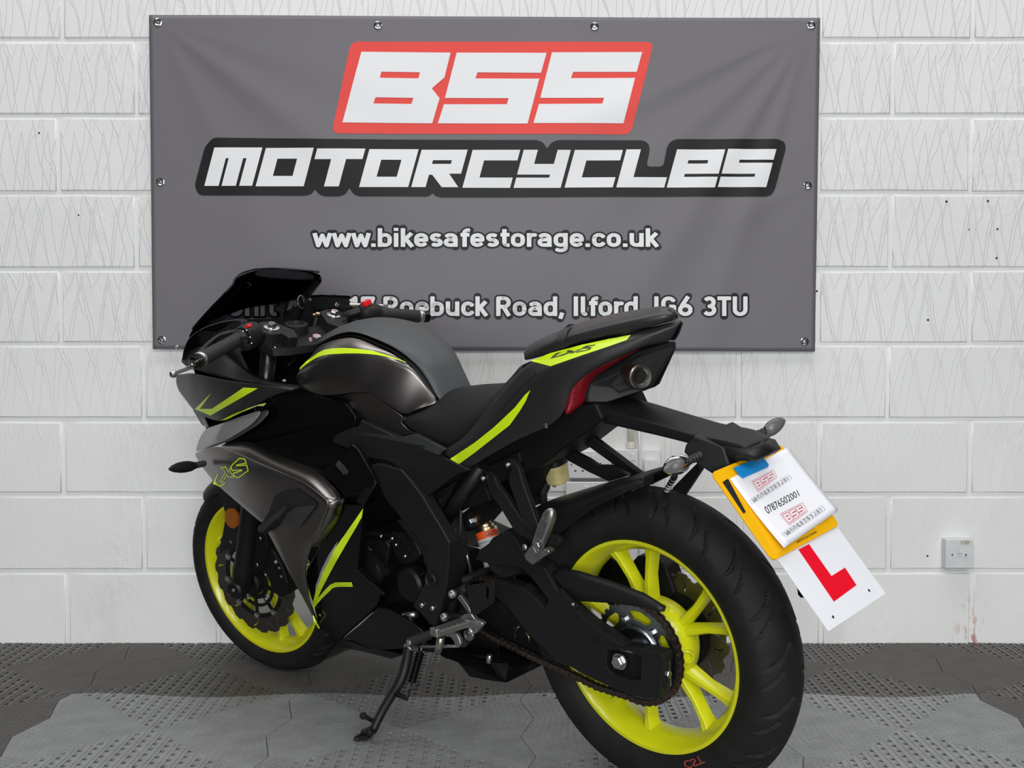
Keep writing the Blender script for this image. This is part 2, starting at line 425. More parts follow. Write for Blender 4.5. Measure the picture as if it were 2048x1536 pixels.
# ================================================================== the setting
def wall_paint(name, mortar=False):
    m = bpy.data.materials.new(name); m.use_nodes = True; nt = m.node_tree; b = nt.nodes['Principled BSDF']
    N = nt.nodes.new; Lk = nt.links.new
    b.inputs['Roughness'].default_value = 0.55; b.inputs['Specular IOR Level'].default_value = 0.35
    geo = N('ShaderNodeNewGeometry'); sep = N('ShaderNodeSeparateXYZ'); Lk(geo.outputs['Position'], sep.inputs[0])
    def mth(op, a, bb=None, c=None):
        n = N('ShaderNodeMath'); n.operation = op
        for i, v in enumerate((a, bb, c)):
            if v is None: continue
            if isinstance(v, (int, float)): n.inputs[i].default_value = v
            else: Lk(v, n.inputs[i])
        return n.outputs[0]
    def noise(scale, detail=4, vec=None, stretch=None):
        n = N('ShaderNodeTexNoise'); n.inputs['Scale'].default_value = scale; n.inputs['Detail'].default_value = detail
        src = vec or geo.outputs['Position']
        if stretch:
            mp = N('ShaderNodeMapping'); mp.inputs['Scale'].default_value = stretch; Lk(src, mp.inputs[0]); src = mp.outputs[0]
        Lk(src, n.inputs['Vector']); return n.outputs['Fac']
    fine = noise(140, 5); grain = noise(38, 6, stretch=(1, 1, 0.5)); big = noise(2.2, 3); rough_patch = noise(3.1, 2, stretch=(1, 1, 0.6))
    # brush and comb marks: steep zigzag ridges left in the paint
    wob = noise(5.0, 2)
    total = None
    for i, (per, lo, hi, sh) in enumerate(((0.0785, 0.02, 0.93, 0.0), (0.0785, -0.25, 0.80, 0.17), (0.157, -0.5, 1.02, 0.33), (0.0785, 0.74, 1.2, 0.55))):
        zc = mth('FRACT', mth('DIVIDE', mth('ADD', sep.outputs['Z'], 0.0035), 0.2245))
        row = mth('FLOOR', mth('DIVIDE', mth('ADD', sep.outputs['Z'], 0.0035), 0.2245))
        xx = mth('ADD', mth('DIVIDE', sep.outputs['X'], per), mth('ADD', mth('MULTIPLY', row, 0.37 + 0.21 * i), mth('MULTIPLY', wob, 0.6)))
        tri = mth('PINGPONG', mth('ADD', xx, sh), 0.5)
        tri = mth('ADD', mth('MULTIPLY', tri, 2 * (hi - lo)), lo)
        dist = mth('ABSOLUTE', mth('SUBTRACT', zc, tri))
        ridge = mth('SUBTRACT', 1.0, mth('MINIMUM', mth('MULTIPLY', dist, 26.0), 1.0))
        total = ridge if total is None else mth('MAXIMUM', total, ridge)
    # marks fade low on the wall
    fade = mth('MINIMUM', mth('MAXIMUM', mth('MULTIPLY', mth('SUBTRACT', sep.outputs['Z'], 0.35), 1.6), 0.12), 1.0)
    total = mth('MULTIPLY', total, fade)
    patch = mth('MAXIMUM', mth('MULTIPLY', mth('SUBTRACT', rough_patch, 0.52), 6.0), 0.0)
    h = mth('ADD', mth('MULTIPLY', total, 0.0 if mortar else 0.58), mth('ADD', mth('MULTIPLY', fine, 0.30), mth('MULTIPLY', grain, mth('ADD', 0.45, mth('MULTIPLY', mth('MINIMUM', patch, 1.0), 2.2)))))
    bp = N('ShaderNodeBump'); bp.inputs['Strength'].default_value = 0.8; bp.inputs['Distance'].default_value = 0.0022 if not mortar else 0.003
    Lk(h, bp.inputs['Height']); Lk(bp.outputs[0], b.inputs['Normal'])
    # colour: white emulsion, slightly uneven; dirt and old red paint scuffs near the floor
    dirt_n = noise(9, 5, stretch=(1, 1, 0.35)); low = mth('MAXIMUM', mth('SUBTRACT', 1.0, mth('MULTIPLY', sep.outputs['Z'], 1.7)), 0.0)
    dirt = mth('MULTIPLY', mth('MAXIMUM', mth('MULTIPLY', mth('SUBTRACT', dirt_n, 0.56), 4.5), 0.0), mth('MULTIPLY', low, 0.22))
    tone = mth('ADD', 0.905, mth('MULTIPLY', big, 0.19))
    mixc = N('ShaderNodeMix'); mixc.data_type = 'RGBA'; Lk(mth('MINIMUM', dirt, 0.7), mixc.inputs['Factor'])
    base = N('ShaderNodeVectorMath'); base.operation = 'SCALE'; base.inputs[0].default_value = (0.755, 0.765, 0.755); Lk(tone, base.inputs['Scale'])
    Lk(base.outputs[0], mixc.inputs['A']); mixc.inputs['B'].default_value = (0.42, 0.38, 0.33, 1)
    rn = noise(60, 3, stretch=(1, 1, 0.5)); dx = mth('ABSOLUTE', mth('SUBTRACT', sep.outputs['X'], 1.375))
    red = mth('MULTIPLY', mth('MAXIMUM', mth('SUBTRACT', 1.0, mth('MULTIPLY', dx, 16.0)), 0.0), mth('MAXIMUM', mth('SUBTRACT', 1.0, mth('MULTIPLY', sep.outputs['Z'], 6.5)), 0.0))
    red = mth('MULTIPLY', red, mth('MINIMUM', mth('MAXIMUM', mth('MULTIPLY', mth('SUBTRACT', rn, 0.54), 12.0), 0.0), 1.0))
    mix2 = N('ShaderNodeMix'); mix2.data_type = 'RGBA'; Lk(red, mix2.inputs['Factor']); Lk(mixc.outputs['Result'], mix2.inputs['A']); mix2.inputs['B'].default_value = (0.52, 0.19, 0.16, 1)
    Lk(mix2.outputs['Result'], b.inputs['Base Color'])
    return m
M['block'] = wall_paint('white_painted_block')
M['mortar'] = wall_paint('white_painted_mortar', True)

XW = -2.35
wall = mesh('wall_back', [(XW, WALL_Y + 0.005, -0.05), (3.2, WALL_Y + 0.005, -0.05), (3.2, WALL_Y + 0.005, 3.4), (XW, WALL_Y + 0.005, 3.4),
                          (XW, WALL_Y + 0.2, -0.05), (3.2, WALL_Y + 0.2, -0.05), (3.2, WALL_Y + 0.2, 3.4), (XW, WALL_Y + 0.2, 3.4)],
            [(0, 1, 2, 3), (5, 4, 7, 6), (3, 2, 6, 7), (1, 0, 4, 5), (0, 3, 7, 4), (2, 1, 5, 6)], M['mortar'], kind='structure',
            label='white painted concrete block wall behind the banner')
# bed joints as they run on the photograph (left, right heights) and the first perpend of every course
beds = [(1283, 1286), (1142, 1143), (990, 989), (841, 838), (690, 687), (540, 537), (389, 384), (234, 231), (79, 82)]
bedz = [((WP(60, a).z + WP(1960, b).z) / 2) for a, b in beds]
bedz[0] = -0.03
while bedz[-1] < 3.2: bedz.append(bedz[-1] + 0.2248)
perp = [(135, 1943), (288, 1778), (127, 1940), (288, 1775), (121, 1940), (272, 1782), (117, 1941), (272, 1786), (123, 1946)]
JT = 0.0062
for r in range(len(bedz) - 1):
    z0, z1 = bedz[r], bedz[r + 1]; zc = 768 if r > 8 else (beds[r][0] - 70)
    if r < len(perp): xl, xr = WP(perp[r][0], zc).x, WP(perp[r][1], zc).x
    else: xl, xr = (-1.34 + (0.225 if r % 2 else 0), 1.36 - (0.235 if r % 2 else 0))
    k = max(1, round((xr - xl) / 0.45)); pitch = (xr - xl) / k
    joints = [xl + pitch * i for i in range(-5, k + 5) if -2.4 < xl + pitch * i < 2.95]
    for i in range(len(joints) - 1):
        a = joints[i] + JT * random.uniform(0.8, 1.2); b = joints[i + 1] - JT * random.uniform(0.8, 1.2)
        lo = z0 + JT * random.uniform(0.85, 1.25); hi = z1 - JT * random.uniform(0.85, 1.25)
        d = random.uniform(-0.0008, 0.0008); y0 = WALL_Y + 0.0052; y1 = WALL_Y + d; y15 = WALL_Y + 0.0014 + d; e = 0.0038; e2 = 0.0012
        ring = []
        for (xa, za), (xb, zb), k_ in (((a, lo), (b, lo), 6), ((b, lo), (b, hi), 3), ((b, hi), (a, hi), 6), ((a, hi), (a, lo), 3)):
            ring += [(xa + (xb - xa) * t / k_, za + (zb - za) * t / k_) for t in range(k_)]
        cx_, cz_ = (a + b) / 2, (lo + hi) / 2; nr = len(ring); v = []
        for ins, yy, jit in ((0.0, y0, .0006), (e2, y15, .0011), (e, y1, .0009)):
            for x, z in ring:
                v.append((x + (ins if x < cx_ - .05 and abs(x - a) < 1e-6 else -ins if abs(x - b) < 1e-6 else 0) + random.uniform(-jit, jit), yy, z + (ins if abs(z - lo) < 1e-6 else -ins if abs(z - hi) < 1e-6 else 0) + random.uniform(-jit, jit)))
        f = [tuple(range(2 * nr, 3 * nr))]
        for rg in (0, nr):
            for q in range(nr): w = (q + 1) % nr; f.append((rg + q, rg + w, rg + w + nr, rg + q + nr))
        o = mesh('concrete_block', v, f, M['block'], wall)
        o.data.polygons.foreach_set('use_smooth', [False] + [True] * (2 * nr))
# old drill holes
for px, py, r in ((1893, 403, .0036), (1976, 402, .0034), (1938, 459, .002), (1995, 458, .003), (1993, 516, .0032), (1707, 461, .004), (1856, 640, .0034), (1855, 1112, .003), (1634, 582, .003), (78, 266, .003), (157, 430, .0025)):
    c = WP(px, py, WALL_Y - 0.0006)
    lathe('drill_hole', [(r, 0), (r * 0.8, 0.0012), (0, 0.0016)], c, (0, 1, 0), M['darkhole'], wall, n=12)

# ---- interlocking floor tiles
floor = mesh('floor', [(-3.2, -5.2, -0.03), (3.2, -5.2, -0.03), (3.2, 3.61, -0.03), (-3.2, 3.61, -0.03)], [(0, 1, 2, 3)],
             mat('dark_concrete_under_tiles', (0.012, 0.012, 0.012), 0.9), kind='structure', label='grey interlocking plastic garage floor tiles')
def tile_mat(name, col, rough):
    return mat(name, col, rough, var=0.13, vscale=14, bump=0.25, bscale=260, spec=0.4)
M['tile_dark'] = tile_mat('dark_grey_tile', (0.082, 0.076, 0.071), 0.46)
M['tile_light'] = tile_mat('mid_grey_tile', (0.235, 0.240, 0.248), 0.42)
PT = 0.577; PY = 0.5585; NC = 114
def tile_heights():
    H = {}
    for i in range(NC):
        for j in range(NC):
            u = (i + 0.5) / NC * 2 - 1; v = (j + 0.5) / NC * 2 - 1
            edge = min(i, j, NC - 1 - i, NC - 1 - j)
            bul = 0.10 * sin(pi * abs(u)) - 0.04 * sin(2 * pi * abs(u))
            slotted = abs(v) > abs(u) + bul
            h = 0.0
            if edge >= 0:
                if slotted:
                    if i % 6 in (3, 4):
                        h = -0.0012
                        if (j + (3 if (i // 6) % 2 else 0)) % 7 < 3 and edge > 1: h = -0.011
                    elif i % 6 == 1: h = -0.0014 if j % 3 else -0.0003
                else:
                    if j % 2 == 1:
                        h = -0.0007
                        if (i + 3 * (j // 2)) % 6 == 0: h = -0.0014
            H[i, j] = h
    return H
def tile_mesh():
    H = tile_heights(); vs = []; fs = []; ids = {}
    def wx(i, j):
        x = (i / NC - 0.5) * (PT - 0.0016); y = (j / NC - 0.5) * (PY - 0.0016)
        a = abs(i / NC * 2 - 1) ** 3; b = abs(j / NC * 2 - 1) ** 3
        tri = lambda t: 2 * abs(2 * (t - math.floor(t + 0.5))) - 1
        return x + a * 0.016 * tri(j / NC * 2 + 0.2), y + b * 0.019 * sin(2 * pi * i / NC + 0.9)
    def vid(i, j, h):
        k = (i, j, h)
        if k not in ids: ids[k] = len(vs); x, y = wx(i, j); vs.append((x, y, h))
        return ids[k]
    for (i, j), h in H.items():
        if h > -0.0105: fs.append((vid(i, j, h), vid(i + 1, j, h), vid(i + 1, j + 1, h), vid(i, j + 1, h)))
        for di, dj, e in ((1, 0, ((i + 1, j), (i + 1, j + 1))), (0, 1, ((i + 1, j + 1), (i, j + 1))), (-1, 0, ((i, j + 1), (i, j))), (0, -1, ((i, j), (i + 1, j)))):
            g = H.get((i + di, j + dj), -0.011)
            if g < h:
                (a, b), (c, d) = e
                fs.append((vid(a, b, h), vid(a, b, g), vid(c, d, g), vid(c, d, h)))
    me = bpy.data.meshes.new('floor_tile'); me.from_pydata(vs, [], fs); me.update(); return me
TILE = {}
for kname in ('tile_dark', 'tile_light'):
    me = tile_mesh() if not TILE else TILE['tile_dark'].copy()
    me.materials.clear(); me.materials.append(M[kname]); TILE[kname] = me
for cx in range(-2, 7):
    for ry in range(0, 4):
        light = ry >= 1 and 1 <= cx <= 4
        o = bpy.data.objects.new('floor_tile', TILE['tile_light' if light else 'tile_dark'])
        o.location = (-1.407 + 0.577 * cx, 3.336 - PY * ry, 0)
        link(o, floor)

# ================================================================== banner
BY = WALL_Y - 0.016
bn_tl, bn_tr, bn_br, bn_bl = WP(298, 30, BY), WP(1640, 36, BY), WP(1630, 703, BY), WP(306, 698, BY)
def wrinkle(x, z):
    """how far the hanging vinyl stands off the wall"""
    d = 0.0
    for (c, folds, amp, R) in ((WP(1622, 51, BY), ((-2.75, 0.10, 1.0), (-2.45, 0.11, 0.75), (-2.15, 0.09, 0.8), (-1.9, 0.07, 0.45)), 0.010, 0.55),
                               (WP(316, 45, BY), ((-0.62, 0.12, 1.0), (-0.28, 0.12, 0.5), (-1.1, 0.12, 0.35)), 0.0075, 0.42),
                               (WP(1615, 371, BY), ((2.85, 0.25, 0.4), (-2.75, 0.22, 0.5)), 0.006, 0.22),
                               (WP(321, 364, BY), ((0.35, 0.25, 0.3), (-0.5, 0.25, 0.4)), 0.004, 0.2)):
        dx, dz = x - c.x, z - c.z; r = hypot(dx, dz); t = atan2(dz, dx)
        for a, w, g in folds:
            q = (t - a + pi) % (2 * pi) - pi
            d += amp * g * (r / R) * exp(1 - r / R) * exp(-(q / w) ** 2) * 0.75
    d += 0.0022 * sin(3.1 * x + 0.7) * sin(2.3 * z + 0.4) + 0.0012 * sin(7.3 * x + 4 * z)
    return max(d, -0.004)
def bn(px, py, lift=0.0):
    p = WP(px, py, BY); return V((p.x, BY - wrinkle(p.x, p.z) - lift, p.z))
M['vinyl'] = mat('grey_banner_vinyl', (0.150, 0.142, 0.158), 0.45, spec=0.3, bump=0.03, bscale=1200)
M['bwhite'] = mat('banner_white_print', (0.78, 0.79, 0.81), 0.45, spec=0.3)
M['bred'] = mat('banner_red_print', srgb(228, 66, 58), 0.45, spec=0.3)
M['bblack'] = mat('banner_black_print', (0.008, 0.008, 0.008), 0.45, spec=0.2)
nx, nz = 150, 76; vs = []; fs = []
for j in range(nz + 1):
    for i in range(nx + 1):
        s, t = i / nx, j / nz
        p = bn_tl.lerp(bn_tr, s).lerp(bn_bl.lerp(bn_br, s), t); vs.append((p.x, BY - wrinkle(p.x, p.z), p.z))
for j in range(nz):
    for i in range(nx): a = j * (nx + 1) + i; fs.append((a, a + nx + 1, a + nx + 2, a + 1))
banner = mesh('advertising_banner', vs, fs, M['vinyl'], smooth=True, solid=0.0008, soff=-1,
              label='grey vinyl banner with red and black BSS MOTORCYCLES logo on the wall', cat='banner')
def banner_print(name, loops, m, lift, step=9):
    bm = flat_poly_bm(loops); x0, x1, y0, y1 = bm_bounds(bm); cut_fine(bm, (step, step), (x0, y0), (x1, y1))
    return banner_bm(name, bm, m, lift)
def banner_bm(name, bm, m, lift):
    vs = [bn(v.co.x, v.co.y, lift) for v in bm.verts]; bm.verts.index_update(); fs = []
    for f in bm.faces:
        ii = [v.index for v in f.verts]
        n = (vs[ii[1]] - vs[ii[0]]).cross(vs[ii[2]] - vs[ii[0]])
        fs.append(ii if n.y < 0 else ii[::-1])
    bm.free(); return mesh(name, vs, fs, m, banner, smooth=True)
c5 = lambda L: [(640 + .4883 * x, 60 + .4883 * y) for x, y in L]
def rounded(poly, r, k=5):
    out = []; n = len(poly)
    for i in range(n):
        p = V((*poly[i], 0)); a = V((*poly[i - 1], 0)); b = V((*poly[(i + 1) % n], 0))
        da = (a - p); db = (b - p); q = min(r, da.length * .45, db.length * .45); s = p + da.normalized() * q; e = p + db.normalized() * q
        for t in range(k + 1):
            t /= k; w = s * (1 - t) ** 2 + p * 2 * t * (1 - t) + e * t * t; out.append((w.x, w.y))
    return out
banner_print('logo_red_outline', [[rounded(c5([(128, 48), (1368, 48), (1272, 429), (48, 425)]), 16)]], M['bred'], 0.001)
LOGO_B = [[(170, 90), (535, 93), (510, 195), (458, 240), (490, 280), (460, 383), (93, 380)], [(252, 172), (410, 174), (403, 199), (246, 197)], [(228, 277), (383, 279), (375, 304), (219, 302)]]
LOGO_S = [(560, 93), (928, 94), (905, 176), (645, 174), (637, 199), (898, 200), (850, 385), (483, 383), (508, 305), (765, 305), (773, 280), (512, 279)]
LOGO_S2 = [(950, 92), (1320, 90), (1297, 172), (1037, 172), (1028, 198), (1290, 197), (1242, 384), (874, 383), (897, 304), (1155, 304), (1163, 280), (902, 279)]
for lp in (LOGO_B, [LOGO_S], [LOGO_S2]): banner_print('logo_letter', [[c5(l) for l in lp]], M['bwhite'], 0.002)
blk = [(398, 391), (389, 372), (410, 294), (427, 275.5), (640, 278.5), (1075, 281), (1088, 287), (1094, 299), (1101, 287), (1114, 281), (1285, 281), (1297, 288), (1299, 302), (1292, 334), (1326, 334), (1333, 297), (1338, 286), (1350, 279),
       (1555, 278), (1569, 284), (1572, 296), (1550, 378), (1544, 389), (1534, 393.5), (880, 395.5), (870, 392), (866, 386), (862, 391), (854, 394), (718, 393.5), (706, 388), (699.6, 375), (694, 387), (681, 393.5), (650, 393.5), (638, 389), (630, 378), (625, 388), (612, 392)]
banner_print('logo_black_outline', [[rounded(blk, 9, 4)]], M['bblack'], 0.001)
GL = {'M': [[(0, 0), (0, 1), (1, 1), (1, 0), (.73, 0), (.73, .72), (.66, .72), (.66, 0), (.36, 0), (.36, .72), (.30, .72), (.30, 0)]],
      'O': [[(0, 0), (0, 1), (1, 1), (1, 0)], [(.30, .27), (.71, .27), (.71, .72), (.30, .72)]],
      'T': [[(0, 1), (1, 1), (1, .72), (.66, .72), (.66, 0), (.35, 0), (.35, .72), (0, .72)]],
      'R': [[(0, 0), (0, 1), (1, 1), (1, .36), (.74, .36), (1.02, 0), (.66, 0), (.38, .33), (.31, .33), (.31, 0)], [(.31, .62), (.72, .62), (.72, .72), (.31, .72)]],
      'C': [[(0, 0), (0, 1), (1, 1), (1, .72), (.30, .72), (.30, .27), (1, .27), (1, 0)]],
      'Y': [[(0, 1), (.30, 1), (.30, .63), (.72, .63), (.72, 1), (1, 1), (1, 0), (0, 0), (0, .27), (.70, .27), (.70, .35), (0, .35)]],
      'L': [[(0, 1), (.30, 1), (.30, .27), (1, .27), (1, 0), (0, 0)]],
      'E': [[(0, 0), (0, 1), (1, 1), (1, .36), (.30, .36), (.30, .28), (1, .28), (1, 0)], [(.30, .63), (.71, .63), (.71, .72), (.30, .72)]],
      'S': [[(0, 1), (1, 1), (1, .72), (.30, .72), (.30, .64), (1, .64), (1, 0), (0, 0), (0, .27), (.70, .27), (.70, .35), (0, .35)]],
      'B': [[(0, 0), (0, 1), (1, 1), (1, .64), (.87, .5), (1, .36), (1, 0)], [(.3, .63), (.72, .63), (.72, .72), (.3, .72)], [(.3, .27), (.72, .27), (.72, .36), (.3, .36)]]}
MC = (('M', 409, 505, 295.5, 372), ('O', 512, 608, 296.5, 373), ('T', 615, 711, 298, 373.5), ('O', 719, 817, 299, 375), ('R', 823, 915, 300, 375), ('C', 925, 1020, 300.5, 376), ('Y', 1027, 1121, 300.5, 376), ('C', 1129, 1225, 300.5, 375.5), ('L', 1232, 1328, 299.5, 375.5), ('E', 1333, 1429, 299.5, 375.5), ('S', 1435, 1532, 298.5, 374.5))
for g, x0, x1, yt, yb in MC:
    banner_print('logo_letter', [[[(x0 + (x1 - x0) * u + 20.5 * v, yb + (yt - yb) * v) for u, v in l] for l in GL[g]]], M['bwhite'], 0.002)
# condensed engineering-style sans drawn with one pen width: centre lines per glyph, cap height 1
def _arc(cx, cy, rx, ry, a0, a1, n=9): return [(cx + rx * cos(radians(a0 + (a1 - a0) * i / n)), cy + ry * sin(radians(a0 + (a1 - a0) * i / n))) for i in range(n + 1)]
_B = _arc(.305, .445, .21, .2, 0, 180) + _arc(.305, .295, .21, .2, 180, 360) + [(.515, .445)]
PEN = {'o': ([_B], .70), 'b': ([_B, [(.095, 0), (.095, 1)]], .70), 'd': ([_B, [(.515, 0), (.515, 1)]], .70),
       'a': ([_arc(.30, .455, .215, .19, 150, 0) + [(.515, 0)], [(.515, .39), (.27, .39)] + _arc(.27, .243, .175, .147, 90, 270) + [(.515, .105)]], .70),
       'c': ([_arc(.305, .445, .21, .2, 20, 180) + _arc(.305, .295, .21, .2, 180, 340)], .64),
       'e': ([[(.095, .37), (.515, .37)] + _arc(.305, .445, .21, .2, 0, 180) + _arc(.305, .295, .21, .2, 180, 330)], .68),
       'f': ([[(.21, 0), (.21, .78)] + _arc(.36, .78, .15, .125, 180, 90) + [(.43, .905)], [(.03, .655), (.42, .655)]], .46),
       'g': ([_B, [(.515, .74), (.515, -.06)] + _arc(.305, -.06, .21, .135, 0, -150)], .70),
       'i': ([[(.095, 0), (.095, .74)], [(.095, .86), (.095, 1.02)]], .30), 'l': ([[(.095, 1), (.095, .2)] + _arc(.22, .22, .125, .125, 180, 270)], .34),
       'k': ([[(.095, 0), (.095, 1)], [(.095, .30), (.47, .74)], [(.22, .42), (.50, 0)]], .58),
       'n': ([[(.095, 0), (.095, .74)], _arc(.305, .445, .21, .2, 180, 0) + [(.515, 0)]], .70),
       'r': ([[(.095, 0), (.095, .74)], _arc(.30, .445, .205, .2, 180, 65)], .46),
       's': ([_arc(.28, .51, .18, .135, 30, 270) + _arc(.28, .235, .19, .14, 90, -150)], .60),
       't': ([[(.20, .96), (.20, .22)] + _arc(.33, .22, .13, .125, 180, 270) + [(.42, .095)], [(.03, .655), (.42, .655)]], .48),
       'u': ([[(.095, .74), (.095, .295)] + _arc(.305, .295, .21, .2, 180, 360), [(.515, .74), (.515, 0)]], .70),
       'w': ([[(.06, .74), (.22, .07), (.40, .62), (.58, .07), (.74, .74)]], .84), '.': ([[(.1, 0), (.1, .18)]], .29), ',': ([[(.14, .17), (.05, -.14)]], .30), '-': ([[(.05, .38), (.35, .38)]], .44),
       'I': ([[(.095, 0), (.095, 1)]], .32), 'U': ([[(.095, 1), (.095, .32)] + _arc(.335, .32, .24, .225, 180, 360) + [(.575, 1)]], .78),
       'A': ([[(.06, 0), (.35, .93), (.64, 0)], [(.17, .28), (.53, .28)]], .75), 'R': ([[(.095, 0), (.095, .905), (.35, .905)] + _arc(.35, .69, .215, .215, 90, -90) + [(.095, .475)], [(.33, .47), (.58, 0)]], .75),
       'G': ([_arc(.335, .68, .24, .225, 15, 180) + _arc(.335, .32, .24, .225, 180, 360) + [(.575, .48), (.36, .48)]], .76), 'T': ([[(0, .905), (.62, .905)], [(.31, .9), (.31, 0)]], .70),
       '6': ([[(.46, 1), (.16, .50)], _arc(.33, .315, .235, .22, 0, 360, 20)], .74), '3': ([_arc(.31, .70, .20, .205, 150, -85) + _arc(.31, .30, .225, .205, 85, -150)], .68),
       '1': ([[(.04, .74), (.27, .92), (.27, 0)]], .52), '7': ([[(.095, .72), (.095, .905), (.55, .905), (.24, 0)]], .66),
       '5': ([[(.50, .905), (.15, .905), (.12, .53)] + _arc(.30, .34, .225, .245, 110, -150)], .68), '0': ([_arc(.33, .68, .23, .225, 0, 180) + _arc(.33, .32, .23, .225, 180, 360) + [(.56, .68)]], .76),
       '2': ([_arc(.30, .70, .20, .205, 160, -30) + [(.09, .095), (.54, .095)]], .68), '8': ([_arc(.32, .72, .19, .185, 0, 360, 18), _arc(.32, .29, .225, .195, 0, 360, 18)], .74)}
def pen_width(t): return sum(.36 if c == ' ' else PEN[c][1] for c in t)
def pen_bm(word, x0, hw, cap_round):
    """quads along every stroke and discs at the joints"""
    bm = bmesh.new(); x = x0
    def quad(ps):
        try: bm.faces.new([bm.verts.new((p[0], p[1], 0)) for p in ps])
        except ValueError: pass
    for ch in word:
        for st in PEN[ch][0]:
            P_ = [V((x + a, b, 0)) for a, b in st]
            for i in range(len(P_) - 1):
                d = P_[i + 1] - P_[i]
                if d.length < 1e-5: continue
                n = V((-d.y, d.x, 0)).normalized() * hw; quad((P_[i] - n, P_[i + 1] - n, P_[i + 1] + n, P_[i] + n))
            for i in range(len(P_)):
                if cap_round or 0 < i < len(P_) - 1: quad([P_[i] + V((cos(2 * pi * k / 14), sin(2 * pi * k / 14), 0)) * hw for k in range(14)])
        x += PEN[ch][1]
    return bm, x
def banner_text(name, body, xl, xr, base, cap):
    sx = (xr - xl) / (pen_width(body) - .1); x = 0.0
    for word in body.split(' '):
        for lift, hw, m, nm, rnd in ((0.001, .185, M['bblack'], name + '_outline', True), (0.002, .097, M['bwhite'], name, False)):
            bm, xe = pen_bm(word, x, hw, rnd)
            for v in bm.verts: v.co = V((xl + v.co.x * sx, base - v.co.y * cap, 0))
            banner_bm(nm, bm, m, lift)
        x = xe + .36
banner_text('website_lettering', 'www.bikesafestorage.co.uk', 627, 1313, 494, 37)
banner_text('address_lettering', 'Unit A, 11-17 Roebuck Road, Ilford, IG6 3TU', 456, 1495, 632, 39)
# eyelets with the wall screws in them
for px, py in ((316, 45), (756, 51), (1189, 53), (1622, 51), (321, 364), (1615, 371), (324, 680), (1609, 683), (757, 690), (1186, 691)):
    c = bn(px, py, 0.0)
    e = lathe('eyelet', [(0.0062, -0.001), (0.0068, 0.002), (0.0095, 0.0036), (0.0122, 0.0026), (0.0136, -0.001)], c, (0, -1, 0), M['chrome'], banner, n=24)
    lathe('screw', [(0.0046, -0.006), (0.0048, 0.0), (0.0038, 0.0022), (0.0016, 0.0024), (0.0012, 0.0012), (0, 0.0012)], c, (0, -1, 0), M['zinc'], e, n=14)

# ================================================================== sockets and cables
def wall_plate(name, px0, px1, py0, py1, depth, label, cat, m=None, bev=0.003):
    a = WP(px0, py0, WALL_Y - depth); b = WP(px1, py1, WALL_Y - depth)
    e = empty(name, ((a.x + b.x) / 2, WALL_Y, (a.z + b.z) / 2), label, cat)
    w, h = b.x - a.x, a.z - b.z
    box('body', (0, -depth / 2 - 0.0004, 0), (w, depth - 0.0012, h), m or M['white'], e, bevel=bev)
    return e, w, h
M['oldwhite'] = mat('aged_white_plastic', (0.62, 0.64, 0.65), 0.35, var=0.06, vscale=40)
ph, w, h = wall_plate('telephone_socket', 1892, 1947, 1079, 1137, 0.036, 'small square white telephone socket box low on the wall', 'socket', M['oldwhite'])
fy = -0.0365
for sx in (-1, 1): lathe('screw', [(0.0034, 0), (0.003, 0.0012), (0, 0.0006)], (sx * 0.020 - 0.0015, fy, -0.003), (0, -1, 0), M['zinc'], ph, n=12)
box('port_flap', (0.0, fy, -0.003), (0.012, 0.0016, 0.007), M['oldwhite'], ph, bevel=0.0004)
box('port_slot', (0.0, fy - 0.0003, 0.0012), (0.011, 0.001, 0.0008), M['darkhole'], ph)
box('old_label', (0.015, fy + 0.0003, 0.0345), (0.026, 0.0012, 0.011), mat('brown_old_sticker', (0.42, 0.39, 0.33), 0.6, var=0.2, vscale=90), ph)
def double_socket(px0, px1, py0, py1, label, plug=None):
    e, w, h = wall_plate('double_socket', px0, px1, py0, py1, 0.032, label, 'socket')
    e['group'] = 'white double sockets on the wall behind the motorcycle'
    fy = -0.0318
    for s in (-1, 1):
        x = s * w * 0.245
        sw = box('rocker_switch', (s * 0.012, fy - 0.0008, h * 0.24), (0.014, 0.004, 0.020), M['white'], e, bevel=0.001)
        box('earth_slot', (x, fy, h * 0.02), (0.0036, 0.001, 0.008), M['darkhole'], e)
        for q in (-1, 1): box('pin_slot', (x + q * 0.011, fy, -h * 0.22), (0.007, 0.001, 0.0036), M['darkhole'], e)
    for s in (-1, 1): lathe('screw', [(0.0034, 0), (0.003, 0.0014), (0, 0.0008)], (s * w * 0.42, fy, 0), (0, -1, 0), M['zinc'], e, n=12)
    return e
double_socket(1136, 1223, 902, 957, 'white double wall socket seen left through the tail struts')
double_socket(1226, 1322, 899, 955, 'white double wall socket with a plug in its right outlet')
double_socket(1132, 1228, 964, 1021, 'white double wall socket below the other two')
pc = WP(1302, 935, WALL_Y - 0.04)
plug = empty('mains_plug', (pc.x, WALL_Y - 0.0325, pc.z), 'white three pin mains plug with its lead hanging down', 'plug')
prism('plug_body', [V((x * 0.022 * (1 + 0.0), 0, z)) for x, z in ((-.75, .024), (.75, .024), (.98, .014), (1.0, -.006), (.72, -.024), (.4, -.028), (-.4, -.028), (-.72, -.024), (-1.0, -.006), (-.98, .014))], (0, -0.026, 0), M['white'], plug, bevel=0.004)
tube('plug_lead', [(0, -0.016, -0.026), (0, -0.016, -0.06), (0.004, -0.012, -0.10), (0.012, 0.004, -0.17), (0.012, 0.012, -0.28)], 0.004, M['white'], plug, n=10, curve=4)
cp0, cp1 = WP(1262, 897, WALL_Y - 0.012), WP(1262, 792, WALL_Y - 0.012)
cd = empty('cable_conduit', (cp0.x, cp0.y, cp0.z), 'short cream conduit pipe rising from the sockets', 'conduit')
tube('pipe', [(0, 0, 0), (0, 0, cp1.z - cp0.z)], 0.010, M['cream'], cd, n=16)
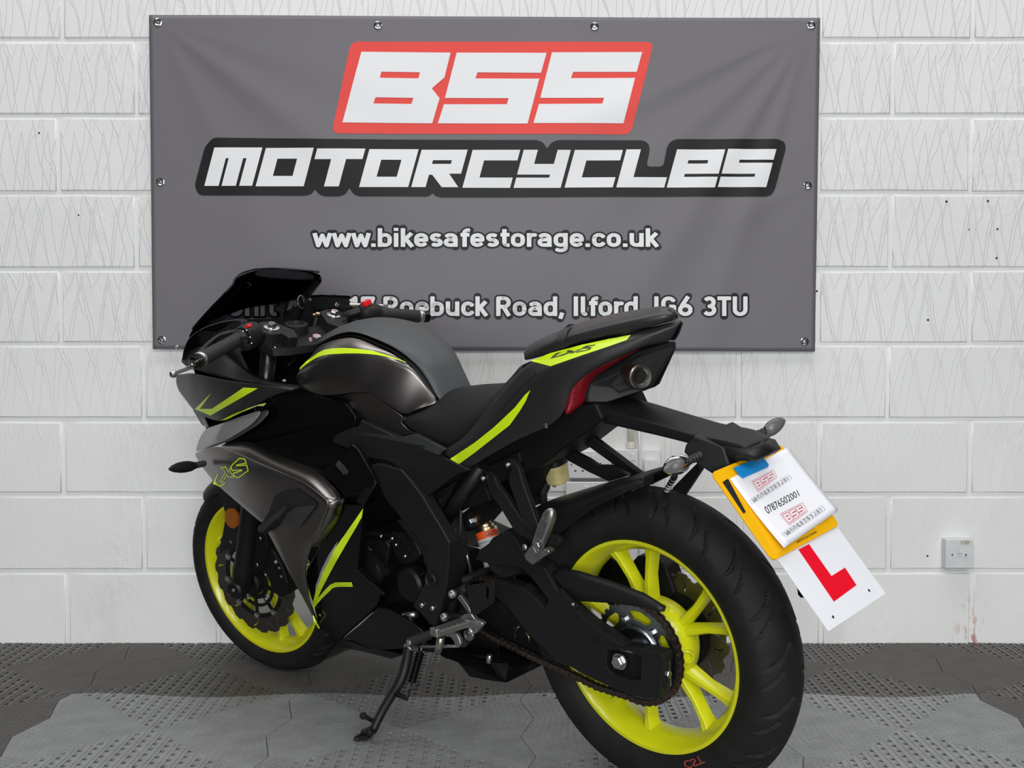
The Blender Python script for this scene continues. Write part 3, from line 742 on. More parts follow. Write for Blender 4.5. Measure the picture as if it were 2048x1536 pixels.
lathe('coupling', [(0.0125, 0), (0.0125, 0.014), (0.0105, 0.020)], (0, 0, 0.0), (0, 0, 1), M['cream'], cd, n=16)
q0, q1 = WP(1278, 790, WALL_Y - 0.036), WP(1280, 955, WALL_Y - 0.036)
tube('white_cable', [q0, (q0.x, WALL_Y - .012, q0.z - .05), (q1.x - .001, WALL_Y - .037, q1.z + .09), q1, (q1.x, WALL_Y - .02, q1.z - .08), (q1.x + .01, WALL_Y - .008, 0.05)], 0.0042, M['white'], None, n=10, curve=5,
     label='thin white cable running down across the sockets', cat='cable')
# ================================================================== the motorcycle
BIKE = empty('motorcycle', (0, 0, 0), 'black and graphite sports motorcycle with fluorescent yellow wheels leaning on its side stand', 'motorcycle')
BIKE.matrix_world = B_M
def steer(o):
    o.data.transform(S_M)
    for c in o.children: steer(c)
    return o
def ring_pts(r, n, y, cx=0.0, cz=0.0, a0=0.0):
    return [V((cx + r * cos(a0 + 2 * pi * k / n), y, cz + r * sin(a0 + 2 * pi * k / n))) for k in range(n)]

# ---- wheels
def tyre_mesh(name, prof_half, R, cx, cz, pitches, parent, lab):
    """grooved tread: prof_half from the bead to the crown (radius, half width)"""
    full = [(r, w) for r, w in prof_half] + [(r, -w) for r, w in prof_half[-2::-1]]
    ls = [0]
    for i in range(1, len(full)): ls.append(ls[-1] + hypot(full[i][0] - full[i - 1][0], full[i][1] - full[i - 1][1]))
    prof = [(p.x, p.y) for p in resample(smooth_path([V((r, w, 0)) for r, w in full], 5), 64)]
    hw = max(w for r, w in prof_half); NA = 840; vs, fs = [], []
    mid = (len(prof) - 1) / 2
    for k in range(NA):
        a = 2 * pi * k / NA
        for j, (r, w) in enumerate(prof):
            d = 0.0; sgn = 1 if j < mid else -1; q = abs(j - mid) / mid            # 0 crown .. 1 bead
            if q < 0.56:
                for (q0, q1, sh, sl, cv, wd) in ((0.10, 0.50, 0.0, 0.55, 0.5, 0.0062), (0.24, 0.54, 0.45, 0.35, 0.3, 0.0048)):
                    if q0 < q < q1:
                        t = (q - q0) / (q1 - q0); ph = a * pitches / (2 * pi) - sh - (0.5 if sgn < 0 else 0) - sl * (1 - cv * t) * t * 1.4
                        dd = abs((ph + 0.5) % 1 - 0.5) * 2 * pi * R / pitches
                        ww = wd * (0.45 + 0.55 * sin(pi * min(max(t, 0), 1)))
                        if dd < ww: d = max(d, 0.006 * min(1, (ww - dd) / ww * 3.0))
            rr = r - d
            vs.append((cx + rr * cos(a), w, cz + rr * sin(a)))
    m = len(prof)
    for k in range(NA):
        k2 = (k + 1) % NA
        for j in range(m - 1): fs.append((k * m + j, k2 * m + j, k2 * m + j + 1, k * m + j + 1))
    bm = bmesh.new(); bv = [bm.verts.new(v) for v in vs]
    for f in fs: bm.faces.new([bv[i] for i in f])
    o = bm_obj(name, bm, M['tyre'], parent, smooth=True); o.data.set_sharp_from_angle(angle=radians(34)); return o
def rim(name, R, hw, cx, cz, label):
    pr = [(R, hw), (R + .0015, hw - .003), (R - .003, hw - .006), (R - .012, hw - .010), (R - .016, hw - .016), (R - .017, 0), (R - .016, -hw + .016), (R - .012, -hw + .010), (R - .003, -hw + .006), (R + .0015, -hw + .003), (R, -hw),
          (R - .007, -hw), (R - .0115, -hw + .004), (R - .016, -hw + .012), (R - .024, -hw + .024), (R - .030, -.008), (R - .030, .008), (R - .024, hw - .024), (R - .016, hw - .012), (R - .0115, hw - .004), (R - .007, hw)]
    return lathe(name, pr, (cx, 0, cz), (0, 1, 0), M['wheel'], BIKE, n=128, close=True, label=label)
def spokes(parent, cx, cz, R, a0, r0, half):
    for k in range(5):
        for s in (-1, 1):
            c = a0 + 2 * pi * k / 5; rows = []
            for t, wid, dep in ((0.0, 0.0135, 0.024), (0.22, 0.0105, 0.021), (0.55, 0.0085, 0.017), (0.85, 0.0095, 0.018), (1.0, 0.0135, 0.022)):
                r = r0 + (R - 0.024 - r0) * t; a = c + s * (0.075 + (half - 0.075) * (t ** 0.9)); u = V((cos(a), 0, sin(a))); w = V((-sin(a), 0, cos(a)))
                p = V((cx, 0, cz)) + u * r
                rows.append([p + w * wid + V((0, dep * .5, 0)), p + w * wid * .55 + V((0, dep, 0)), p - w * wid * .55 + V((0, dep, 0)), p - w * wid + V((0, dep * .5, 0)),
                             p - w * wid - V((0, dep * .6, 0)), p + w * wid - V((0, dep * .6, 0))])
            vs = [p for r in rows for p in r]; fs = []
            for i in range(4):
                for j in range(6): a, b = i * 6 + j, i * 6 + (j + 1) % 6; fs.append((a, b, b + 6, a + 6))
            fs += [tuple(range(6)), tuple(range(24, 30))]
            bm = bmesh.new(); bv = [bm.verts.new(v) for v in vs]
            for f in fs: bm.faces.new([bv[i] for i in f])
            bm_obj('spoke', bm, M['wheel'], parent, bevel=0.0018)
rw = rim('wheel', 0.2158, 0.0497, 0, RRW, 'fluorescent yellow cast rear wheel')
TP = [(.2135, .0465), (.219, .054), (.232, .0625), (.248, .0665), (.262, .0670), (.274, .0640), (.287, .0535), (.298, .0390), (.306, .0215), (.3105, 0.0)]
tyre_mesh('tyre', TP, RRW, 0, RRW, 19, rw, 'rear')
def tyre_text(body, ang, r0, h, wid, y0, m, parent):
    tm = text_mesh(body, 1, .02); x0, x1, z0, z1 = bm_bounds(tm); vs = []
    for v in tm.verts:
        s_ = (v.co.x - x0) / (x1 - x0) - .5; t_ = (v.co.y - z0) / (z1 - z0); r = r0 + h * t_; a = ang - s_ * wid / r0
        vs.append(V((r * cos(a), y0 - (r - r0) * .05, RRW + r * sin(a))))
    tm.verts.index_update(); fs = [[v.index for v in f.verts] for f in tm.faces]; tm.free()
    return mesh('tyre_lettering', vs, fs, m, parent)
tpx = BP(1386, 1524, .0672); ta = atan2(tpx.z - RRW, tpx.x)
tyre_text('CST', ta, .2225, .016, .050, .0665, mat('worn_red_lettering', (.30, .045, .03), .7, var=.4, vscale=200), rw)
spokes(rw, 0, RRW, 0.2158, radians(79), 0.062, radians(14))
lathe('hub', [(0.0, -.052), (.030, -.052), (.034, -.040), (.058, -.034), (.078, -.026), (.087, -.012), (.088, .016), (.084, .030), (.078, .036), (.072, .050), (.060, .056), (.030, .056), (.028, .05), (0, .05)], (0, 0, RRW), (0, 1, 0), M['wheel'], rw, n=64)
for k in range(5):
    a = radians(79 + 36 + 72 * k)
    lathe('hub_socket', [(.0135, -.006), (.0135, .006), (.0115, .0075), (.0098, .0055), (.0098, -.004), (0, -.004)], (.084 * cos(a), .027, RRW + .084 * sin(a)), V((cos(a) * .9, 1, sin(a) * .9)), M['wheel'], rw, n=24)
# wavy rear disc on the far side and its caliper
def wave_disc(name, cx, cz, y, ro, ri, n_wave, th, parent, slots=True, m=None, amp=.004):
    N = n_wave * 10; out = []
    for k in range(N):
        a = 2 * pi * k / N; t = (k % 10) / 10
        out.append(V((cx + (ro - amp * (1 if t < .28 else -1 if t < .72 else .2)) * cos(a), y, cz + (ro - amp * (1 if t < .28 else -1 if t < .72 else .2)) * sin(a))))
    holes = [ring_pts(ri, 64, y, cx, cz)]
    if slots:
        for k in range(n_wave):
            a = 2 * pi * (k + .5) / n_wave + .12; h = []
            rr0, rr1 = ri + (ro - ri) * .22, ri + (ro - ri) * .86; tilt = (.16 if k % 2 else -.10)
            A = [(rr0, a), (rr1, a + tilt)]; w = .0024
            for s in (1, -1):
                for t in ((0, .5, 1) if s > 0 else (1, .5, 0)):
                    r = rr0 + (rr1 - rr0) * t; aa = a + tilt * t * t + s * w / r; h.append(V((cx + r * cos(aa), y, cz + r * sin(aa))))
            holes.append(h)
    return prism(name, out, (0, -th, 0), m or M['disc'], parent, bevel=0, hole=holes)
rd = wave_disc('brake_disc', 0, RRW, -.060, .118, .078, 16, .004, BIKE)
lathe('carrier', [(.080, 0), (.080, -.003), (.045, -.003), (.045, 0)], (0, -.058, RRW), (0, 1, 0), M['matt'], rd, n=40, close=True)
panel('brake_caliper', [V((.045 + .055 * x, -.052, RRW + .105 + .045 * z)) for x, z in ((-1, -.6), (-.7, .6), (-.2, 1), (.6, .9), (1.1, .3), (1.0, -.5), (.3, -1), (-.6, -1))], M['matt'], BIKE, depth=.045, bevel=.006)
# rear axle, sprocket and chain
tube('axle', [(0, -.135, RRW), (0, .088, RRW)], .0095, M['castalu'], BIKE, n=18)
SPY = .0735
teeth = []; NT = 40
for k in range(NT * 4):
    a = 2 * pi * k / (NT * 4); q = k % 4; r = (.0935, .1005, .1005, .0935)[q] if q in (1, 2) else .0945
    teeth.append(V((r * cos(a), SPY + .003, RRW + r * sin(a))))
holes = [ring_pts(.0555, 48, SPY + .003, 0, RRW)]
for k in range(6):
    a = 2 * pi * (k + .5) / 6 + .25; h = []
    for (r, da) in ((.066, -.26), (.078, -.36), (.0845, -.28), (.086, 0), (.0845, .28), (.078, .36), (.066, .26), (.0645, 0)): h.append(V((r * cos(a + da), SPY + .003, RRW + r * sin(a + da))))
    holes.append(h)
spr = prism('sprocket', teeth, (0, -.006, 0), M['zinc'], BIKE, bevel=0.0008, hole=holes, label='zinc plated steel rear sprocket')
for k in range(6):
    a = 2 * pi * k / 6 + .25; bolt('sprocket_bolt', (.066 * cos(a), SPY + .003, RRW + .066 * sin(a)), (0, 1, 0), .0068, .006, spr, M['chrome'])
lathe('carrier_ring', [(.056, -.004), (.056, .006), (.053, .009), (.0495, .009), (.0485, -.02), (.0, -.022)], (0, SPY, RRW), (0, 1, 0), M['zinc'], spr, n=48)
tube('spacer', [(0, .06, RRW), (0, .10, RRW)], [.026, .021], M['castalu'], spr, n=24)
# path of the chain around both sprockets
FS = V((.502, 0, .341)); RC = .1015; rc = .052; RCz = RRW
path = []
def arc(cx, cz, r, a0, a1, n): return [(cx + r * cos(a0 + (a1 - a0) * i / n), cz + r * sin(a0 + (a1 - a0) * i / n)) for i in range(n + 1)]
path += arc(0, RCz, RC, radians(80), radians(286), 40)
path += [(.107, .2165), (.184, .2325), (.283, .2495), (.367, .2665), (.455, .2865)]
path += arc(FS.x, FS.z, rc, radians(-100), radians(95), 24)
path += [(.405, .4035), (.331, .4055), (.268, .4020), (.16, .405)]
PL = [V((x, 0, z)) for x, z in path]; PL.append(PL[0].copy())
tot = sum((PL[i + 1] - PL[i]).length for i in range(len(PL) - 1)); NL = int(round(tot / .0150 / 2) * 2)
cpts = resample(PL, NL + 1)[:-1]
def at_y(p, y): return V((p.x, y, p.z))
vs, fs = [], []
for p in cpts: tube_geo(vs, fs, [at_y(p, SPY - .0065), at_y(p, SPY + .0065)], .0032, 8)
CH = mesh('drive_chain', vs, fs, M['chain'], BIKE, label='oily brown drive chain')
for f in CH.data.polygons: f.use_smooth = len(f.vertices) == 4
def plate_shape(L, r, y0, y1):
    out = []
    for cx, a0 in ((L / 2, -pi / 2), (-L / 2, pi / 2)):
        for k in range(7): a = a0 + pi * k / 6; out.append((cx + r * cos(a), r * sin(a)))
    out.insert(7, (0, r * .72)); out.append((0, -r * .72))
    n = len(out); vs = [V((x, y0, z)) for x, z in out] + [V((x, y1, z)) for x, z in out]
    fs = [tuple(range(n))[::-1], tuple(range(n, 2 * n))] + [(i, (i + 1) % n, (i + 1) % n + n, i + n) for i in range(n)]
    return vs, fs
LM = {}
for kind in (0, 1):
    vs, fs = [], []
    yo = .0049 if kind else .0033
    for s in (-1, 1):
        a, b = plate_shape(.0150, .0066, s * yo, s * (yo + .0014)); o0 = len(vs); vs += a; fs += [tuple(i + o0 for i in f) for f in b]
    if kind:
        for x in (-.0075, .0075): lathe_geo(vs, fs, [(.0022, yo + .0014), (.0022, yo + .0026), (.0012, yo + .003), (0, yo + .003)], (x, 0, 0), (0, 1, 0), 8)
    bm = bmesh.new(); bv = [bm.verts.new(v) for v in vs]
    for f in fs:
        try: bm.faces.new([bv[i] for i in f])
        except ValueError: pass
    bmesh.ops.recalc_face_normals(bm, faces=bm.faces); me = bpy.data.meshes.new('chain_link'); bm.to_mesh(me); bm.free(); me.materials.append(M['chain']); LM[kind] = me
for i in range(NL):
    p, q = cpts[i], cpts[(i + 1) % NL]; c = (p + q) / 2; d = (q - p).normalized()
    o = bpy.data.objects.new('chain_link', LM[i % 2]); o.matrix_local = Matrix(((d.x, 0, -d.z, c.x), (0, 1, 0, SPY), (d.z, 0, d.x, c.z), (0, 0, 0, 1)))
    link(o, CH)
lathe('sprocket', [(.050, -.004), (.050, .004), (.018, .004), (.018, -.004)], (FS.x, SPY, FS.z), (0, 1, 0), M['chain'], BIKE, n=30, close=True)

# ---- swingarm
def side(pts, lat): return [(x, y, lat) for x, y in pts]
c3 = lambda L, lat: [(1120 + .19533 * x, 1130 + .19533 * y, lat) for x, y in L]
c4 = lambda L, lat: [(700 + .3125 * x, 1000 + .3125 * y, lat) for x, y in L]
sw_out = c4([(1000, 190), (1050, 240), (1130, 370), (1240, 430), (1330, 590), (1420, 690), (1530, 790), (1620, 850), (1750, 940), (1860, 955), (1990, 985), (2008, 1005), (1995, 1120), (1978, 1270), (1890, 1275), (1700, 1215), (1480, 1110), (1300, 1000), (1150, 870), (1080, 780), (1010, 690), (930, 620), (905, 560), (960, 520), (1090, 560), (1180, 620), (1245, 700), (1270, 640), (1180, 520), (1090, 430), (960, 420), (850, 400), (800, 380), (830, 320), (940, 240)], .118)
sw_hole = [c3([(480, 870), (690, 880), (830, 940), (825, 1180), (700, 1180), (545, 1120), (475, 1050)], .118)]
sw = panel('swingarm', sw_out, M['satin'], BIKE, depth=.032, bevel=.005, hole=sw_hole)
panel('axle_recess', [(p[0], p[1], .102) for p in c3([(470, 860), (840, 930), (835, 1190), (465, 1060)], 0)], M['matt'], BIKE, depth=.006, bevel=0)
panel('swingarm', [V((x, -.118, z)) for x, z in ((.31, .50), (.12, .40), (-.06, .345), (-.075, .26), (-.02, .265), (.15, .29), (.30, .35), (.47, .33), (.47, .42), (.36, .45))], M['satin'], BIKE, inward=(0, .03, 0), bevel=.005, label='far arm of the black swingarm')
tube('swingarm_bridge', [BP(1010, 1110, .10), V((.36, -.10, .42))], .045, M['matt'], BIKE, n=14)
tube('swingarm_pivot', [V((.44, .11, .40)), V((.44, -.13, .40))], .012, M['matt'], BIKE, n=14)
ab = BP(1241, 1322, .107)
bolt('axle_nut', ab, (0, 1, 0), .0135, .014, BIKE, M['alu'], washer=.0165)
bolt('swingarm_bolt', BP(1190, 1279, .119), (0, 1, 0), .005, .003, BIKE, M['matt'], hexa=False, socket=True)
# chain adjuster at the arm's end
tube('chain_adjuster', [BP(1318, 1342, .098), BP(1333, 1347, .098)], .0035, M['bolt'], BIKE, n=10)
bolt('adjuster_bolt', BP(1333, 1347, .098), (-1, 0, -.05), .0075, .008, BIKE, M['bolt'])
panel('chain_adjuster_plate', [(1322, 1340, .100), (1338, 1322, .1), (1341, 1372, .1), (1322, 1392, .1)], M['zinc'], BIKE, depth=.004, bevel=.0006)
# chain guard
cg = loft('chain_guard', [[(1120, 1135, .100), (1160, 1142, .100), (1220, 1160, .10), (1290, 1186, .10), (1331, 1212, .10)],
                          [(1097, 1150, .108), (1160, 1163, .110), (1220, 1180, .110), (1290, 1207, .110), (1328, 1222, .108)],
                          [(1140, 1200, .112), (1165, 1203, .112), (1220, 1206, .112), (1290, 1215, .112), (1318, 1224, .110)]], M['satin'], BIKE, n=16, solid=.003, crease_rows={1: .6})
panel('chain_guard_bracket', c3([(0, 240), (60, 300), (150, 395), (185, 430), (130, 480), (60, 420), (0, 400)], .119), M['satin'], BIKE, depth=.006)
bolt('guard_screw', BP(1146, 1208, .121), (0, 1, 0), .0045, .003, BIKE, M['chrome'], hexa=False)

# ---- front wheel, disc, fork (built straight ahead, then steered)
fw = rim('wheel', 0.2158, 0.0404, WB, RFW, 'fluorescent yellow cast front wheel')
TF = [(.2135, .0375), (.218, .044), (.227, .0495), (.239, .0525), (.249, .0518), (.259, .046), (.268, .034), (.2755, .0175), (.2791, 0.0)]
tyre_mesh('tyre', TF, RFW, WB, RFW, 20, fw, 'front')
spokes(fw, WB, RFW, 0.2158, radians(-118 + 72 + 14), 0.045, radians(14))
lathe('hub', [(0, -.05), (.028, -.05), (.034, -.03), (.050, -.02), (.054, .0), (.050, .03), (.050, .045), (.0, .046)], (WB, 0, RFW), (0, 1, 0), M['wheel'], fw, n=48)
fd = wave_disc('brake_disc', WB, RFW, .0625, .146, .106, 18, .0045, BIKE, amp=.0035)
bm = bmesh.new(); bm.free()
vs, fs = [], []
for r0, r1 in ((.094, .1055), (.066, .074), (.040, .052)):
    lathe_geo(vs, fs, [(r0, .0), (r1, .0), (r1, -.004), (r0, -.004)], (WB, .0635, RFW), (0, 1, 0), 72, close=True)
for k in range(9):
    a = radians(37 - 41 * 0) + 2 * pi * k / 9
    u = V((cos(a), 0, sin(a))); w = V((-sin(a), 0, cos(a)))
    R3 = Matrix((u, V((0, 1, 0)), w)).transposed()
    box_geo(vs, fs, V((WB, .0615, RFW)) + u * .073, .062, .0045, .009, R3)
mesh('disc_carrier', vs, fs, M['matt'], fd)
for k in range(9):
    a = radians(37) + 2 * pi * k / 9; c = V((WB + .1015 * cos(a), .0635, RFW + .1015 * sin(a)))
    lathe('disc_rivet', [(.0095, -.003), (.0095, .0022), (.0075, .003), (.004, .003), (.0035, .0012), (0, .0012)], c, (0, 1, 0), M['alu'], fd, n=18)
for k in range(5):
    a = radians(-130) + 2 * pi * k / 5; bolt('disc_bolt', (WB + .061 * cos(a), .0635, RFW + .061 * sin(a)), (0, 1, 0), .006, .004, fd, M['bolt'], hexa=False, socket=True)
for o in (fw, fd): steer(o)
FT = V((1.000, 0, .972)); FB = V((1.3035, 0, .279)); fdir = (FB - FT).normalized()
def fork_pt(t, y): return V((FT.x + (FB.x - FT.x) * t, y, FT.z + (FB.z - FT.z) * t))
for s in (1, -1):
    y = .104 * s
    st = tube('fork_stanchion', [fork_pt(.035, y), fork_pt(.60, y)], .0195, mat('black_hard_anodised', (0.02, 0.02, 0.021), .22, metal=.6) if s > 0 else st.data.materials[0], BIKE, n=24); steer(st)
    sl = lathe('fork_slider', [(.026, 0), (.0285, .006), (.0285, .03), (.0255, .04), (.0255, .29), (.028, .30), (.028, .352), (.020, .365), (0, .366)], fork_pt(.52, y), fdir, M['matt'], BIKE, n=28); steer(sl)
    bt = lathe('axle_clamp', [(.0, -.014), (.021, -.014), (.0255, -.008), (.0255, .008), (.021, .014), (.012, .014), (.011, .010), (.0, .010)], V((WB + .002, y + .016 * s, RFW)), (0, s, 0), M['satin'], BIKE, n=24); steer(bt)
    if s > 0: steer(bolt('axle_end', (WB + .002, y + .026, RFW), (0, 1, 0), .006, .004, BIKE, M['bolt'], hexa=False, socket=True))
steer(tube('axle', [(WB, -.1, RFW), (WB, .1, RFW)], .009, M['bolt'], BIKE, n=14))
steer(lathe('speed_sensor', [(.0, .022), (.030, .022), (.036, .016), (.037, .0)], (WB, .060, RFW), (0, 1, 0), M['matt'], BIKE, n=28))
# caliper behind the fork leg
cal = panel('brake_caliper', [V((x, .088, z)) for x, z in ((1.245, .385), (1.215, .405), (1.175, .385), (1.150, .345), (1.142, .295), (1.155, .262), (1.185, .250), (1.205, .275), (1.222, .320), (1.262, .335), (1.272, .360))], M['matt'], BIKE, depth=.045, bevel=.006)
steer(cal)
for x, y in ((521, 1076), (515, 1129), (560, 1135), (564, 1152), (553, 1123)):
    p = SP(x, y, .092); steer(bolt('caliper_bolt', p, (0, 1, 0), .0062 if y < 1132 else .0045, .005, BIKE, M['bolt'], hexa=False, socket=True))
steer(panel('fork_bracket', [SP(x, y, .096) for x, y in ((498, 1040), (530, 1060), (536, 1095), (525, 1140), (500, 1150), (492, 1100))], M['matt'], BIKE, depth=.02, bevel=.003))
# front mudguard with amber reflector on its stay
mg_rows = []
for w, dr in ((-.066, -.030), (-.062, -.006), (-.045, .012), (0, .022), (.045, .012), (.062, -.006), (.066, -.030)):
    row = []
    for k in range(15):
        a = radians(172 - (172 - 57) * k / 14); r = RFW + dr - (0.004 if k == 14 else 0); row.append(V((WB + r * cos(a), w, RFW + r * sin(a))))
    mg_rows.append(row)
mg = loft('mudguard', mg_rows, M['satin'], BIKE, sub=1, solid=.003); steer(mg)
stay = panel('mudguard_stay', [SP(x, y, .074) for x, y in ((437, 985), (490, 985), (486, 1040), (480, 1098), (450, 1098), (438, 1108), (441, 1090), (452, 1030))], M['satin'], BIKE, depth=.004, bevel=.001); steer(stay)
steer(bolt('stay_screw', SP(462, 1084, .075), (0, 1, 0), .005, .003, BIKE, M['bolt'], hexa=False))
rp = SP(463, 1037, .088); ang = []
for k in range(28):
    a = 2 * pi * k / 28; ang.append(SP(463 + 13.5 * cos(a) * 1.0 + 3.0 * sin(a), 1037 + 20 * sin(a), .088))
rf = prism('amber_reflector', ang, (0, -.007, 0), M['amber'], BIKE, bevel=.002, label='oval amber reflector'); steer(rf)

# ---- handlebars, triple clamp
tc = panel('yoke', [SP(x, y, 0) if False else V(p) for p in []] or [V((x, y, .925 + (1.0 - x) * -.3)) for x, y in ((1.035, .128), (1.035, .085), (1.045, .03), (1.045, -.03), (1.035, -.085), (1.035, -.128), (.985, -.132), (.965, -.10), (.945, -.035), (.945, .035), (.965, .10), (.985, .132))], M['satin'], BIKE, inward=(-.0, 0, -.018), bevel=.004)
steer(tc)
lathe('steering_nut', [(.020, 0), (.020, .004), (.013, .004), (.013, .014), (.011, .016), (0, .016)], BP(632, 683, 0.005) , (-sin(RAKE) * 1.0, 0, cos(RAKE)), M['chrome'], BIKE, n=6)
lathe('ignition_switch', [(.030, -.03), (.030, .002), (.027, .005), (.019, .005), (.018, .002), (.008, .002), (.0075, .004), (0, .004)], BP(592, 650, .01), (-.2, 0, 1), M['satin'], BIKE, n=32)
def clamp_block(name, px, top, lat, pts, drop):
    o = prism(name, [BP(x, y, l) for x, y, l in pts], V((sin(RAKE), 0, -cos(RAKE))) * drop, M['satin'], BIKE, bevel=.003); return o
lcl = BP(543, 655, .104)
def clamp_at(c, s):
    ax = V((-sin(RAKE), 0, cos(RAKE))); fwdv = V((cos(RAKE), 0, sin(RAKE))); out = []
    for k in range(13):
        a = radians(-25 + 230 * k / 12); out.append(c + fwdv * .036 * cos(a - .3) + V((0, s, 0)) * .036 * sin(a - .3))
    out += [c - fwdv * .062 - V((0, s * .006, 0)), c - fwdv * .066 - V((0, s * .030, 0)), c - fwdv * .030 - V((0, s * .046, 0))]
    return prism('bar_clamp', out, -ax * .044, M['satin'], BIKE, bevel=.003)
clamp_at(lcl, 1)
rcl = BP(668, 630, -.098)
clamp_at(rcl, -1)
for c, s in ((lcl, 1), (rcl, -1)):
    ax = V((-sin(RAKE), 0, cos(RAKE)))
    lathe('fork_cap', [(.019, -.001), (.019, .002), (.0125, .0035), (.0120, .004)], c, ax, M['chrome'], BIKE, n=28)
    lathe('fork_cap_nut', [(.0115, .003), (.0115, .010), (.0095, .0125), (0, .0125)], c, ax, M['chrome'], BIKE, n=6)
bolt('clamp_screw', BP(549, 696, .121), (-.2, 1, 0), .0055, .003, BIKE, M['bolt'], hexa=False, socket=True)
panel('lower_clamp', [(526, 688, .123), (549, 690, .120), (553, 706, .118), (528, 703, .122)], M['satin'], BIKE, depth=.03)
# left grip: from the switch block to the bar end
g0 = BP(497, 668, .175); g1 = BP(388, 726, .365)
def lerp(a, b, t): return a + (b - a) * t
gd = (g1 - g0).normalized()
bar = tube('handlebar', [lerp(lcl - V((0, 0, .016)), g0, .1), lerp(g0, g1, .1)], .011, M['satin'], BIKE, n=16)
grip = lathe('handlebar_grip', [(.0145, .0), (.0215, .002), (.0215, .007), (.0165, .011), (.0160, .06), (.0168, .10), (.0168, (g1 - g0).length * .80)], lerp(g0, g1, .20) - gd * .012, gd, M['rubber'], BIKE, n=28)
be0 = lerp(g0, g1, .88)
lathe('bar_end_ring', [(.017, -.004), (.0178, -.002), (.0178, .003), (.0168, .005)], be0, gd, M['alu'], BIKE, n=28)
be = lathe('bar_end_weight', [(.0165, .004), (.0168, .008), (.0158, .009), (.0164, .013), (.0152, .014), (.0156, .019), (.0143, .020), (.0142, .024), (.0105, .027), (.006, .027), (.0055, .021), (0, .021)], be0, gd, M['gloss'], BIKE, n=32)
lathe('bar_end_bolt', [(.0085, .0265), (.0085, .0285), (.0052, .0285), (.005, .022)], be0, gd, M['bolt'], be, n=20)
# left switch housing
sx, sy2, sd = frame_to(gd)
sw_c = lerp(g0, g1, .035)
swh = lathe('switch_housing', [(0, -.042), (.017, -.042), (.0225, -.034), (.0265, -.022), (.0275, .0), (.0265, .012), (.0235, .016), (0, .016)], sw_c, gd, M['satin'], BIKE, n=26)
for v in swh.data.vertices:
    rel = v.co - sw_c; up = V((0, 0, 1)) - gd * gd.z; up.normalize(); dn = rel.dot(up)
    if dn < 0: v.co -= up * (.010 * min(1, -dn / .02))
box('turn_switch', BP(487, 676, .222) + V((-.004, 0, 0)), (.010, .018, .008), M['matt'], BIKE, bevel=.0015)
box('horn_button', BP(493, 693, .216) + V((-.004, 0, 0)), (.007, .014, .010), M['matt'], BIKE, bevel=.0015)
rs = BP(497, 652, .203); box('red_switch', rs, (.012, .011, .008), M['red'], BIKE, R=Matrix.Rotation(.4, 3, 'Y'), bevel=.0015, label='red thumb switch on the left grip')
for x, y, l in ((486, 664, .218), (493, 662, .214), (500, 676, .21), (503, 688, .206)):
    lathe('switch_mark', [(.0016, 0), (.0016, .0006), (0, .0006)], BP(x, y, l) + V((-.004, .002, .002)), (-.6, .4, .6), M['white'], BIKE, n=8)
# clutch lever reaching forward of the grip
lv0 = BP(478, 660, .18); lvp = BP(385, 733, .345); lve = BP(347, 748, .372)
tube('clutch_lever', [lv0, BP(447, 672, .22) + V((.02, 0, 0)), BP(410, 702, .29) + V((.015, 0, 0)), BP(388, 730, .345) + V((.004, 0, 0))], [.006, .0070, .007, .0065], M['satin'], BIKE, n=12, curve=5, flat=.75)
tube('clutch_lever_tip', [BP(392, 728, .345), lvp, lerp(lvp, lve, .55), lve], [.0065, .0070, .0060, .0058], M['alu'], BIKE, n=12, curve=5, flat=.75)
lathe('lever_ball', [(0, -.0085), (.005, -.0075), (.0085, -.003), (.0090, .001), (.0065, .007), (0, .0092)], lve, (0, 1, .0), M['alu'], BIKE, n=18)
panel('lever_perch', [(452, 652, .18), (470, 640, .175), (482, 642, .17), (486, 655, .17), (470, 664, .18), (455, 662, .18)], M['satin'], BIKE, depth=.02, bevel=.003)
# right grip with switch housing, brake master cylinder and bar end
r0 = BP(716, 623, -.150); r1 = BP(852, 634, -.330); rdn = (r1 - r0).normalized()
tube('handlebar', [rcl + V((.01, -.01, -.012)), r0, lerp(r0, r1, .3)], .011, M['satin'], BIKE, n=16)
lathe('handlebar_grip', [(.0145, 0), (.0162, .012), (.0158, .05), (.0168, (r1 - r0).length * .62)], lerp(r0, r1, .30), rdn, M['rubber'], BIKE, n=26)
lathe('bar_end_ring', [(.0172, -.003), (.0178, 0), (.0178, .006), (.0168, .009)], lerp(r0, r1, .90), rdn, M['alu'], BIKE, n=26)
lathe('bar_end_weight', [(.0162, .009), (.0164, .013), (.0150, .014), (.0154, .02), (.0140, .021), (.0140, .026), (.009, .030), (0, .030)], lerp(r0, r1, .90), rdn, M['gloss'], BIKE, n=26)
lathe('switch_housing', [(0, -.006), (.018, -.006), (.0245, .0), (.0265, .008), (.0270, .040), (.0235, .050), (.016, .052), (0, .052)], lerp(r0, r1, .04) + V((0, 0, -.003)), rdn, M['satin'], BIKE, n=26)
ks = BP(733, 607, -.165); box('kill_switch', ks + V((0, 0, .001)), (.016, .024, .014), M['red'], BIKE, R=Matrix.Rotation(-.25, 3, 'X') , bevel=.0025, label='red kill switch on the right grip')
mcb = BP(672, 606, -.125)
mc = panel('brake_master_cylinder', [(642, 592, -.125), (700, 594, -.155), (702, 618, -.155), (644, 620, -.125)], M['satin'], BIKE, inward=(.045, .0, 0), bevel=.004)
panel('reservoir_lid', [(641, 589, -.125), (701, 591, -.155), (702, 597, -.155), (641, 595, -.125)], M['gloss'], BIKE, inward=(.050, 0, 0), bevel=.0015)
bolt('reservoir_screw', BP(672, 610, -.138) + V((-.003, 0, 0)), (-1, 0, .1), .006, .003, BIKE, M['bolt'], hexa=False, socket=True)
